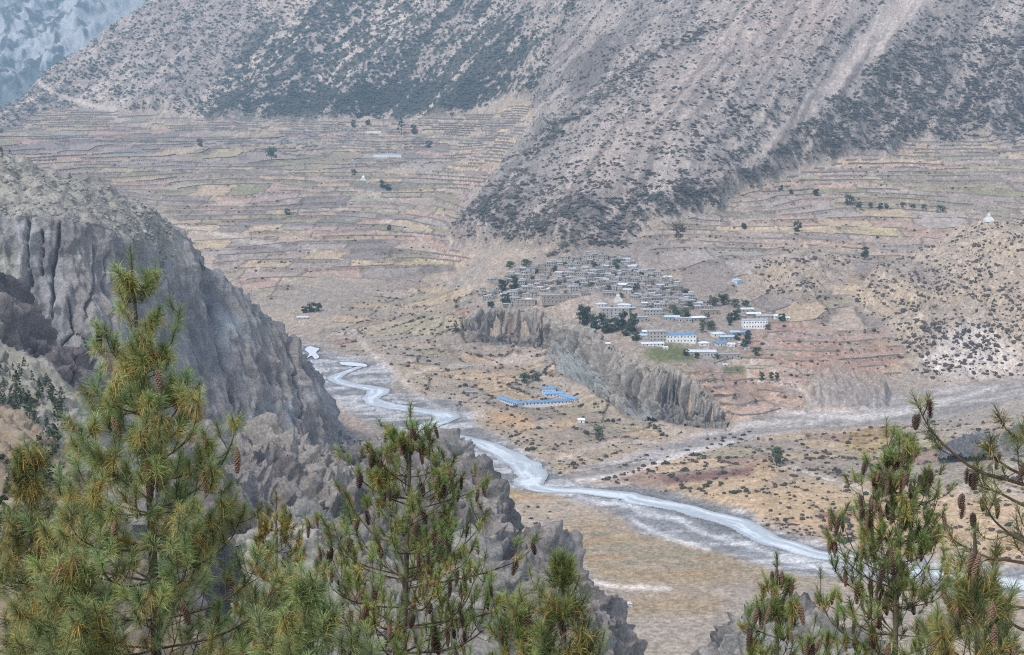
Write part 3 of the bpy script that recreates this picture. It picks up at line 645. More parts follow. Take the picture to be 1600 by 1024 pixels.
def crock(base, dark, pale, pp=.58):
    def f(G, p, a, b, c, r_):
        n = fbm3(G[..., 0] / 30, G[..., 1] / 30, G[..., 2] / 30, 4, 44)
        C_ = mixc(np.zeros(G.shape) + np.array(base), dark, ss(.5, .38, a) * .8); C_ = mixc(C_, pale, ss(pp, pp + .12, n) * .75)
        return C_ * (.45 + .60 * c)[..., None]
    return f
# middle rocky spur
m1 = [(250,720,640),(310,690,680),(350,702,700),(400,706,720),(440,690,740),(500,702,750),(560,700,760),(620,706,760),(680,700,750),(715,728,740),(755,752,735),(785,800,730),(800,842,720),(850,856,715),(895,895,710),(935,950,705),(965,1010,700),(990,1060,690)]
m2 = [(240,800,600),(310,780,620),(350,790,640),(400,790,660),(440,780,680),(500,790,700),(560,800,705),(620,810,705),(670,810,700),(700,820,695),(740,850,690),(765,880,685),(790,910,680),(835,930,680),(875,960,680),(915,1000,680),(950,1040,680),(980,1080,680)]
m3 = [(a, max(b + 260, 1080), 600) for a, b, _ in m2]
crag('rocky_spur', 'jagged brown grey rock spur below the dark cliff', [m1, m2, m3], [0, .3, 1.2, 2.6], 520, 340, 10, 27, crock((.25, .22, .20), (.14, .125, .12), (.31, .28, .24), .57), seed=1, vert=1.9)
# pale nearer outcrop on the spur
p1 = [(400,870,560),(430,810,570),(460,796,575),(500,815,580),(540,845,580),(590,870,575),(640,880,570),(690,870,575),(720,862,580),(750,880,580),(780,930,575),(810,985,570),(830,1050,565)]
p2 = [(a - 10, b + 90, 540) for a, b, _ in p1]; p3 = [(a - 20, b + 300, 500) for a, b, _ in p1]
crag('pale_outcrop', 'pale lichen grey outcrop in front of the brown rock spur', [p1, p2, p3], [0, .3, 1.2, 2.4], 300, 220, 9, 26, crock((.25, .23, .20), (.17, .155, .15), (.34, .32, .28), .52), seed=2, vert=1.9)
# dark buttress left
q1 = [(-90,380,820),(-20,425,820),(20,480,820),(50,540,810),(90,552,800),(110,580,790),(128,605,780),(150,650,770)]
q2 = [(-90,500,760),(-20,520,760),(10,560,760),(40,600,760),(70,620,755),(95,650,750),(115,670,745),(135,720,740)]; q3 = [(a, 860, 700) for a, b, _ in q2]
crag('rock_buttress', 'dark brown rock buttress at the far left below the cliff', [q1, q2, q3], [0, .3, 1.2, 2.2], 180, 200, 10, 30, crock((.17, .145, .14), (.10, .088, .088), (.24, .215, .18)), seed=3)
# wooded slope and near slope at the left
def csoil(base, pale, dark):
    def f(G, p, a, b, c, r_):
        n = fbm3(G[..., 0] / 12, G[..., 1] / 12, G[..., 2] / 12, 4, 54)
        C_ = mixc(np.zeros(G.shape) + np.array(base), pale, ss(.45, .6, n) * .8); C_ = mixc(C_, dark, ss(.55, .68, c) * .7)
        return C_ * (.62 + .3 * c)[..., None]
    return f
s1 = [(-90,480,560),(0,545,560),(40,556,550),(95,590,540),(125,640,530),(150,700,520),(200,760,510)]
s2 = [(-90,640,480),(0,680,480),(40,700,480),(85,740,475),(115,790,470),(150,850,465),(200,900,460)]; s3 = [(a, 1000, 430) for a, b, _ in s2]
G_W, P_W = crag('wooded_slope', 'pale gravel slope dotted with small dark pines at the left edge', [s1, s2, s3], [0, .2, 1.4, 2.2], 160, 180, 3, 14, csoil((.31, .29, .235), (.37, .345, .29), (.19, .18, .14)), (60, -30), M_SLOPE, .3, 4)
h1 = [(-120,630,330),(0,657,330),(40,683,330),(85,722,325),(120,770,320),(170,840,310),(240,920,300),(320,1000,290)]
h2 = [(-120,1100,150),(0,1110,150),(40,1120,150),(85,1130,150),(120,1140,150),(170,1150,150),(240,1160,150),(320,1180,150)]
G_N, P_N = crag('near_slope', 'brown grassy slope with scattered bushes at the left edge', [h1, h2], [0, .2, 2.2], 180, 240, 3.5, 13, csoil((.31, .24, .175), (.36, .29, .21), (.15, .12, .09)), (50, -26), M_SLOPE, .3, 5)
# rock knob bottom right, and dark crags right edge
r1 = [(1090,1060,560),(1140,1000,565),(1165,978,570),(1200,965,575),(1240,950,580),(1280,950,580),(1310,975,575),(1345,1005,570),(1385,1060,560)]
r2 = [(a, b + 80, 545) for a, b, _ in r1]; r3 = [(a, b + 220, 520) for a, b, _ in r1]
crag('rock_knob', 'rounded dark rock knob at the bottom right behind the small pine', [r1, r2, r3], [0, .3, 1.3, 2], 190, 130, 6, 16, crock((.21, .19, .17), (.11, .10, .10), (.31, .29, .26), .5), (50, -20), seed=6)
e1 = [(1470,715,1330),(1500,694,1335),(1530,682,1340),(1560,690,1340),(1600,672,1345),(1650,665,1350),(1740,665,1350)]
e2 = [(1465,722,1310),(1500,716,1310),(1540,716,1310),(1580,730,1310),(1600,735,1300),(1650,735,1300),(1740,735,1300)]
crag('dark_crags', 'low dark crags at the right edge above the pine branch', [e1, e2], [0, .3, 1.6], 160, 80, 4, 8, crock((.17, .165, .165), (.10, .098, .10), (.28, .27, .26)), (60, -16), seed=7)
# mesa cliff under the village
def mesa_col(G, p, a, b, c, r_):
    scr = ss(862, 880, p[0]) * ss(965, 930, p[0]) * ss(1.0, 1.12, r_) + ss(965, 985, p[0]) * ss(1040, 1010, p[0]) * ss(1.2, 1.45, r_)
    st = fbm3(G[..., 0] / 7, G[..., 1] / 7, G[..., 2] / 40, 3, 64)
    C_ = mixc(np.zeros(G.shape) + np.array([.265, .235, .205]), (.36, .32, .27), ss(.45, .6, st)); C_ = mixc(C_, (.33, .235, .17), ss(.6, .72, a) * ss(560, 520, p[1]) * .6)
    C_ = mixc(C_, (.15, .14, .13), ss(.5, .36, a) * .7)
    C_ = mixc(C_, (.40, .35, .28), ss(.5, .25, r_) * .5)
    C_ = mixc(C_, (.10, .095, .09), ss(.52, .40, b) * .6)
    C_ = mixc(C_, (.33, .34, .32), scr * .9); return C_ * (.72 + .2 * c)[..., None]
t1, t2 = T1, T2
t3 = [(a, b + 10, z_ - 8) for a, b, z_ in t2]
_g1, _g2 = at(*np.array(t1, float).T), at(*np.array(t2, float).T); tmid = np.c_[_g1[:, :2] * .78 + _g2[:, :2] * .22, _g1[:, 2] * .30 + _g2[:, 2] * .70]
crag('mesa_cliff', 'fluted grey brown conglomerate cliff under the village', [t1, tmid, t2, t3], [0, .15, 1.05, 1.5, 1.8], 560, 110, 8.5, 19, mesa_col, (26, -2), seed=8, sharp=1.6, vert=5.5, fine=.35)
# far blue mountains at the upper left
f0 = [(-160,-260,11500),(0,-240,11500),(150,-250,11400),(300,-220,11300),(480,-220,11200),(640,-200,11200)]
f1_ = [(-160,-60,10200),(0,-30,10200),(150,-40,10100),(300,-20,10000),(480,0,9900),(640,0,9900)]
f2_ = [(-160,130,9000),(0,120,9000),(150,110,9000),(300,110,9000),(480,110,9000),(640,110,9000)]
f3_ = [(-160,330,7400),(0,320,7400),(150,310,7400),(300,300,7400),(480,300,7400),(640,300,7400)]
def far_col(G, p, a, b, c, r_):
    b2 = ridge(G[..., 0] / 260 + G[..., 2] / 500, G[..., 2] / 600, 4, 91)
    C_ = mixc(np.zeros(G.shape) + np.array([.36, .355, .35]), (.05, .065, .06), ss(.46, .54, a * .5 + c * .5 + ss(60, 150, p[1]) * .16 - ss(120, 230, p[0]) * ss(120, 40, p[1]) * .05))
    C_ = mixc(C_, (.22, .23, .22), ss(.5, .7, b2) * .5); return mixc(C_, (.46, .44, .41), ss(.55, .66, a * .6 + c * .4) * .8)
crag('far_mountain', 'hazy blue mountain side far behind at the upper left', [f0, f1_, f2_, f3_], [-.5, 0, .8, 1.6, 2.6], 420, 360, 60, 330, far_col, (1500, -900), seed=9)

# ------------------------------------------------------------------ haze
V = [(-5200, -120, -60), (5200, -120, -60), (5200, 13800, -60), (-5200, 13800, -60), (-5200, -120, 3400), (5200, -120, 3400), (5200, 13800, 3400), (-5200, 13800, 3400)]
Fh = [(0, 3, 2, 1), (4, 5, 6, 7), (0, 1, 5, 4), (1, 2, 6, 5), (2, 3, 7, 6), (3, 0, 4, 7)]
mh = bpy.data.materials.new('haze_air'); mh.use_nodes = True; mh.node_tree.nodes.clear()
pv = mh.node_tree.nodes.new('ShaderNodeVolumePrincipled'); mo = mh.node_tree.nodes.new('ShaderNodeOutputMaterial')
pv.inputs['Density'].default_value = 5.8e-5; pv.inputs['Color'].default_value = (.56, .78, 1.0, 1); pv.inputs['Anisotropy'].default_value = 0.0
mh.node_tree.links.new(pv.outputs[0], mo.inputs['Volume'])
tag(link('haze', mesh_np('haze', V, Fh, mh)), 'thin blue haze filling the valley', kind='stuff')

# ------------------------------------------------------------------ placing things on the terrain
def locate(px, py, far=6500.0, near=900.0):
    """where the line of sight (px,py) meets the terrain"""
    px, py = np.atleast_1d(np.asarray(px, float)), np.atleast_1d(np.asarray(py, float))
    Dl = np.geomspace(near, far, 900)
    P = at(px[:, None], py[:, None], Dl[None, :])
    g = terrain(P[..., 0], P[..., 1]); hit = P[..., 2] <= g
    k = np.argmax(hit, 1); k = np.clip(np.where(hit.any(1), k, len(Dl) - 1), 1, len(Dl) - 1)
    a = P[np.arange(len(px)), k - 1, 2] - g[np.arange(len(px)), k - 1]; b = P[np.arange(len(px)), k, 2] - g[np.arange(len(px)), k]
    t = np.clip(a / (a - b + 1e-9), 0, 1); d = Dl[k - 1] * (1 - t) + Dl[k] * t
    Q = at(px, py, d); Q[:, 2] = terrain(Q[:, 0], Q[:, 1]); return Q
def loc1(px, py): return locate(px, py)[0]
ORD = 'first second third fourth fifth sixth seventh eighth ninth tenth eleventh twelfth thirteenth fourteenth fifteenth sixteenth seventeenth eighteenth nineteenth'.split()
def ordn(i):
    if i < 19: return ORD[i]
    n = i + 1; t = ['', '', 'twent', 'thirt', 'fort', 'fift'][n // 10]
    return t + 'ieth' if n % 10 == 0 else t + 'y-' + ORD[n % 10 - 1]
def rank(q):
    o = np.argsort(np.asarray(q)[:, 0]); r_ = np.empty(len(o), int); r_[o] = np.arange(len(o)); return r_
class MB:
    def __init__(s): s.v = []; s.f = []; s.m = []; s.c = []
    def add(s, V, Fc, m=0, c=None):
        o = len(s.v); s.v += [tuple(p) for p in V]; s.f += [tuple(i + o for i in f) for f in Fc]; s.m += [m] * len(Fc)
        s.c += [c or (1, 1, 1)] * len(V)
    def box(s, x0, x1, y0, y1, z0, z1, m=0, c=None, taper=0.0):
        t = taper
        s.add([(x0, y0, z0), (x1, y0, z0), (x1, y1, z0), (x0, y1, z0), (x0 + t, y0 + t, z1), (x1 - t, y0 + t, z1), (x1 - t, y1 - t, z1), (x0 + t, y1 - t, z1)],
              [(3, 2, 1, 0), (4, 5, 6, 7), (0, 1, 5, 4), (1, 2, 6, 5), (2, 3, 7, 6), (3, 0, 4, 7)], m, c)
    def gable(s, x0, x1, y0, y1, z0, h, ov=.5, hip=0.0, th=.18):
        x0 -= ov; x1 += ov; y0 -= ov; y1 += ov; ym = (y0 + y1) / 2; k = hip * (y1 - y0) / 2
        s.add([(x0, y0, z0), (x1, y0, z0), (x1, y1, z0), (x0, y1, z0), (x0 + k, ym, z0 + h), (x1 - k, ym, z0 + h),
               (x0, y0, z0 - th), (x1, y0, z0 - th), (x1, y1, z0 - th), (x0, y1, z0 - th)],
              [(0, 1, 5, 4), (2, 3, 4, 5), (1, 2, 5), (3, 0, 4), (6, 9, 8, 7), (0, 6, 7, 1), (1, 7, 8, 2), (2, 8, 9, 3), (3, 9, 6, 0)])
    def tube(s, pts, rad, n=6, c=None):
        P = np.array(pts, float); k = len(P); T = np.gradient(P, axis=0); T /= np.linalg.norm(T, axis=1)[:, None] + 1e-9
        ref = np.array([.3, .9, .1]); A = np.cross(T, ref); A /= np.linalg.norm(A, axis=1)[:, None] + 1e-9; B = np.cross(T, A)
        rad = np.broadcast_to(rad, (k,)); V = []
        for i in range(k):
            for j in range(n):
                a = 2 * math.pi * j / n; V.append(P[i] + rad[i] * (math.cos(a) * A[i] + math.sin(a) * B[i]))
        Fq = [(i * n + j, i * n + (j + 1) % n, (i + 1) * n + (j + 1) % n, (i + 1) * n + j) for i in range(k - 1) for j in range(n)]
        Fq.append(tuple(range((k - 1) * n, k * n))); s.add(V, Fq, 0, c)
    def mesh(s, name, mats, col=False, smooth=False):
        me = bpy.data.meshes.new(name); me.from_pydata([tuple(map(float, p)) for p in s.v], [], s.f)
        for m in (mats if isinstance(mats, (list, tuple)) else [mats]): me.materials.append(m)
        me.polygons.foreach_set('material_index', s.m)
        if smooth: me.polygons.foreach_set('use_smooth', [True] * len(s.f))
        if col:
            a = me.color_attributes.new('Col', 'FLOAT_COLOR', 'POINT'); a.data.foreach_set('color', np.c_[np.array(s.c), np.ones(len(s.c))].astype(np.float32).ravel())
        me.update(); return me
def copy_tree(o, parent=None):
    c = o.copy(); COL.objects.link(c); c.parent = parent
    for ch in CH.get(o.name, []): copy_tree(ch, c)
    return c
CH = {}                                            # prototype name -> children
def child(name, me, parent):
    o = link(name, me, parent); CH.setdefault(parent.name, []).append(o); return o
def empty(name): o = link(name, None); return o

# ------------------------------------------------------------------ bushes
M_BR = mat('brown_scrub', (.082, .066, .055), .95, .1, .35, .5); M_GR = mat('juniper_green', (.050, .066, .042), .95, .1, .35, .5)
M_PU = mat('bare_purple_scrub', (.115, .085, .085), .95, .1, .3, .5); M_YE = mat('autumn_gold', (.34, .25, .09), .95, .1, .35, .4)
_ico = None
def blob_unit(sub):
    import bmesh
    bm = bmesh.new(); bmesh.ops.create_icosphere(bm, subdivisions=sub, radius=1)
    V = np.array([v.co[:] for v in bm.verts]); Fc = np.array([[v.index for v in f.verts] for f in bm.faces]); bm.free(); return V, Fc
ICO = blob_unit(1); ICO2 = blob_unit(2)
OCT = (np.array([(1, 0, .1), (0, 1, .1), (-1, 0, .1), (0, -1, .1), (0, 0, .8)], float), np.array([(0, 1, 4), (1, 2, 4), (2, 3, 4), (3, 0, 4)]))
def blobs(P, rad, hgt, unit, seed=0):
    r = np.random.default_rng(seed); U, Fc = unit; n, k = len(P), len(U)
    a = r.random(n) * 6.28; ca, sa = np.cos(a)[:, None], np.sin(a)[:, None]
    j = 1 + .55 * (r.random((n, k)) - .5); st = 1 + .35 * r.random(n)[:, None]
    X = U[None, :, 0] * j * rad[:, None] * st; Y = U[None, :, 1] * j * rad[:, None]; Z = (U[None, :, 2] * .7 + .35) * j * hgt[:, None]
    V = np.stack([X * ca - Y * sa + P[:, 0:1], X * sa + Y * ca + P[:, 1:2], Z + P[:, 2:3]], -1).reshape(-1, 3)
    Fo = (Fc[None] + (np.arange(n) * k)[:, None, None]).reshape(-1, 3); return V, Fo
TP = np.stack([TX, TY, TZ], -1).reshape(-1, 3)
okv = (vis_t & (TPX > -60) & (TPX < 1660) & (TPY > -40) & (TPY < 1060)).ravel()
dist = TP[:, 1]
def pick(wt, n, seed):
    r = np.random.default_rng(seed); p = wt.ravel() * okv; k = r.choice(len(p), n, replace=False, p=p / p.sum()); return k
reg_mL, reg_mR, reg_h = mL > .5, mR > .5, hR > .4
def scatter(name, label, wt, n, rad, hh, m, unit, seed):
    k = pick(wt, n, seed); r = np.random.default_rng(seed + 1)
    P = TP[k].copy(); P[:, :2] += (r.random((n, 2)) - .5) * 3; P[:, 2] = terrain(P[:, 0], P[:, 1]) - .2
    rr = rad * (.38 + 1.25 * r.random(n) ** 2.6); V, Fc = blobs(P, rr, rr * hh, unit, seed)
    tag(link(name, mesh_np(name, V, Fc, m)), label, kind='stuff')
scatter('juniper_scrub', 'dark junipers speckling the left mountain side', SH * reg_mL, 15000, 5.0, 1.15, M_GR, OCT, 11)
scatter('mountain_scrub', 'brown scrub dotting the right mountain side', SH * reg_mR, 15000, 3.6, .9, M_BR, OCT, 12)
scatter('mountain_juniper', 'green scrub dotting the right mountain side', SH * reg_mR, 7000, 3.6, 1.0, M_GR, OCT, 13)
vf = (~reg_mL & ~reg_mR)
scatter('hill_scrub', 'low brown scrub on the eroded hills at the right', SH * reg_h, 1700, 2.0, 1.1, M_BR, ICO, 14)
scatter('field_scrub', 'brown scrub along field edges and river terraces', SH * vf * (1 - look(M['terrL'], TPX, TPY) * .45), 5200, 1.5, 1.05, M_BR, ICO, 15)
scatter('field_juniper', 'dark green bushes along terrace edges', SH * vf, 1500, 1.8, 1.1, M_GR, ICO, 16)
def leafcloud(n, ctrs, rads, size, r):
    """n small leaf-clump faces spread through the lobes"""
    k = r.integers(0, len(ctrs), n); d = r.normal(size=(n, 3)); d /= np.linalg.norm(d, axis=1)[:, None]
    p = ctrs[k] + d * rads[k] * (r.random((n, 1)) ** .45)
    a = r.normal(size=(n, 3)); a /= np.linalg.norm(a, axis=1)[:, None]; b = np.cross(a, r.normal(size=(n, 3))); b /= np.linalg.norm(b, axis=1)[:, None]
    s = size * (.6 + .8 * r.random((n, 1)))
    V = np.stack([p + a * s, p + b * s * .7, p - a * s, p - b * s * .7], 1).reshape(-1, 3); return V, np.arange(4 * n).reshape(-1, 4)
# rubble lying on the crest of the dark cliff
_ok = ((1 - wall) > .5).ravel() & (np.repeat(np.linspace(0, 3.1, 400), 430) > .27); _ix = np.random.default_rng(61).choice(np.nonzero(_ok)[0], 1500, replace=False); _pp = CLIFF_G.reshape(-1, 3)[_ix]
_rr = .5 + 2.0 * np.random.default_rng(62).random(1500) ** 4; V, Fc = blobs(_pp, _rr, _rr * .9, ICO, 63); tag(link('rubble', mesh_np('rubble', V, Fc, mat('pale_rubble', (.33, .31, .27), .95, .1, .35, .6))), 'loose pale rubble covering the crest of the dark cliff', kind='stuff')
def bush_mesh(name, m, seed, lobes=6):
    r = np.random.default_rng(seed); P = np.c_[(r.random(lobes) - .5) * 1.2, (r.random(lobes) - .5) * 1.0, .25 + r.random(lobes) * .35]; Rr = np.stack([.35 + .3 * r.random(lobes)] * 2 + [.25 + .25 * r.random(lobes)], 1)
    V, Fc = leafcloud(150, P, Rr, .15, r); return mesh_np(name, V, Fc, m)
BM = {('b', i): bush_mesh('brown_bush', M_BR, 20 + i) for i in range(4)}; BM.update({('g', i): bush_mesh('juniper_bush', M_GR, 30 + i) for i in range(4)})
BM.update({('p', i): bush_mesh('purple_bush', M_PU, 40 + i) for i in range(3)}); BM.update({('y', i): bush_mesh('golden_bush', M_YE, 50 + i) for i in range(3)})
NMS = {'b': 'brown_bush', 'g': 'juniper_bush', 'p': 'purple_bush', 'y': 'golden_bush'}
def bush(kind, P, s, label, group, i):
    o = link(NMS[kind], BM[(kind, i % (3 if kind in 'py' else 4))], loc=P, rz=i * 1.7); o.scale = (s, s * .85, s * .75); tag(o, label, 'bush', group)
def in_region(poly, n, seed, minpx=0):
    r = np.random.default_rng(seed); P = np.array(poly, float); out = []
    lo, hi = P.min(0), P.max(0)
    while len(out) < n:
        q = lo + r.random((n * 3, 2)) * (hi - lo); q = q[in_poly(q[:, 0], q[:, 1], P)]
        for a in q:
            if len(out) >= n: break
            if all((a[0] - b[0]) ** 2 + 4 * (a[1] - b[1]) ** 2 > minpx ** 2 for b in out[-60:]): out.append(a)
    return np.array(out)
BUSHR = [ # kind, outline, count, size m, label, group
 ('y', [(1315,695),(1340,672),(1398,672),(1402,700),(1362,714),(1335,706)], 34, 4.2, 'golden autumn bush in the yellow thicket left of the big right pine', 'golden bushes in the yellow thicket', 7),
 ('p', [(1185,808),(1215,812),(1260,820),(1340,838),(1338,848),(1280,842),(1225,832),(1190,820)], 40, 4.0, 'bare purple bush in the thicket on the far river bank', 'purple bushes on the river bank', 7),
 ('b', [(1040,700),(1120,680),(1190,672),(1170,690),(1090,712),(1030,725),(950,735),(980,722)], 34, 4.4, 'brown bush in the dense strip beside the pale side wash', 'brown bushes beside the side wash', 9),
 ('b', [(740,655),(800,690),(860,730),(900,745),(870,715),(900,690),(830,675),(770,650)], 26, 3.0, 'low brown bush on the stony terrace above the river bend', 'brown bushes above the river bend', 12),
 ('b', [(1010,735),(1130,700),(1280,700),(1310,740),(1230,745),(1180,725),(1060,735)], 44, 4.0, 'dark bush on the stony fan right of the red field', 'dark bushes on the stony fan', 13),
 ('b', [(520,510),(620,490),(740,470),(730,520),(620,560),(540,540)], 28, 4.0, 'dark bush along the hedge lines of the upper valley fields', 'bushes in the upper valley fields', 12),
 ('b', [(1120,770),(1240,760),(1330,790),(1330,825),(1200,805)], 16, 3.6, 'round dark bush on the tan grass bank above the river', 'bushes on the tan grass bank', 14),
 ('g', [(800,792),(880,790),(880,815),(830,830),(800,820)], 9, 3.2, 'dark green bush on the grey gravel bar beside the rock spur', 'green bushes on the gravel bar', 14),
 ('b', [(1450,570),(1500,540),(1600,520),(1600,585),(1480,590)], 22, 3.6, 'brown bush on the pale eroded hill at the right edge', 'bushes on the pale eroded hill', 16),
 ('b', [(1360,490),(1420,440),(1520,420),(1600,440),(1600,500),(1480,510),(1410,520)], 30, 3.8, 'dark bush high on the eroded hill below the white stupa', 'bushes high on the eroded hill', 14),
]
for kd, poly, n_b, s_, lb, gp_, mp in BUSHR:
    q = in_region(poly, n_b, int(s_ * 100) + n_b, mp); Pq = locate(q[:, 0], q[:, 1]); r = np.random.default_rng(n_b)
    rk = rank(q)
    for i, p_ in enumerate(Pq): bush(kd if r.random() > .15 or kd in 'yp' else 'g', p_ - [0, 0, .3], s_ * .66 * (.6 + .8 * r.random()), lb.replace(' bush ', ' bush, ' + ordn(rk[i]) + ' from left, ', 1), gp_, i)
HB = [((900,738),(960,726),(1010,716),(1080,722),(1130,706)), ((1230,730),(1270,744),(1330,760),(1370,775)), ((780,640),(840,650),(905,662),(960,668),(1030,672))]

# ------------------------------------------------------------------ far trees
M_BARK = mat('grey_brown_bark', (.13, .10, .08), .95, .1, .3, 3)
M_LFD = mat('dark_green_leaves', (.052, .078, .040), .9, .15, .4, .6); M_LFM = mat('poplar_leaves', (.085, .11, .055), .9, .15, .4, .6); M_LFB = mat('brown_leaves', (.15, .12, .075), .9, .15, .4, .6)
def proto_tree(kind, seed):
    r = np.random.default_rng(seed)
    nm = {'round': 'broadleaf_tree', 'tall': 'poplar_tree', 'brown': 'broadleaf_tree', 'dark': 'juniper_tree', 'cone': 'pine_tree'}[kind]
    root = empty(nm); b = MB()
    H = 1.0                                      # unit height, scaled when placed
    b.tube([(0, 0, -.06), (.01, .005, .2), (0, .01, .45), (.01, 0, .8)], [.035, .026, .018, .005], 6)
    if kind == 'cone':
        for k in range(12):
            z_ = .15 + .07 * k; a = r.random() * 6.28; l = .26 * (1.05 - z_); b.tube([(0, 0, z_), (l * math.cos(a), l * math.sin(a), z_ + .02)], [.008, .003], 3)
        C0, R0 = [], []
        for k in range(46):
            z_ = .10 + .86 * r.random(); l = (.30 * (1.03 - z_) ** .8) * (.35 + .6 * r.random()); a = r.random() * 6.28
            C0.append((l * math.cos(a), l * math.sin(a), z_)); R0.append([.055 * (1.3 - z_)] * 2 + [.03])
        V, Fc = leafcloud(900, np.array(C0), np.array(R0), .026, r); m = M_LFD
    else:
        wdt = {'round': .42, 'brown': .40, 'tall': .16, 'dark': .30}[kind]
        for k in range(7):
            a = r.random() * 6.28; z_ = .25 + .06 * k; b.tube([(0, 0, z_), (wdt * .45 * math.cos(a), wdt * .45 * math.sin(a), z_ + .14), (wdt * .7 * math.cos(a), wdt * .7 * math.sin(a), z_ + .3)], [.015, .009, .003], 4)
        C0, R0 = [], []
        for k in range(18):
            z_ = .25 + .62 * r.random() if kind != 'dark' else .1 + .75 * r.random(); e = math.sqrt(max(.1, 1 - ((z_ - .5) / .5) ** 2)); l = wdt * .75 * e * r.random() ** .5; a = r.random() * 6.28
            C0.append((l * math.cos(a), l * math.sin(a), z_)); s = wdt * (.28 + .22 * r.random()); R0.append([s, s, s * .8])
        V, Fc = leafcloud(620, np.array(C0), np.array(R0), .05, r); m = {'round': M_LFM, 'tall': M_LFM, 'brown': M_LFB, 'dark': M_LFD}[kind]
    child('trunk', b.mesh('trunk', M_BARK), root); child('crown', mesh_np('crown', V, Fc, m), root)
    return root
PT = {}
def far_tree(kind, var, P, h, label, group=None, cat='tree', wide=1.0):
    key = (kind, var)
    if key not in PT: PT[key] = proto_tree(kind, 60 + var * 7 + len(kind)); o = PT[key]
    else: o = copy_tree(PT[key])
    o.location = P; o.rotation_euler = (0, 0, var * 1.3 + h); o.scale = (h * wide, h * wide, h); tag(o, label, cat, group)
    if group is None and 'group' in o: del o['group']
    return o
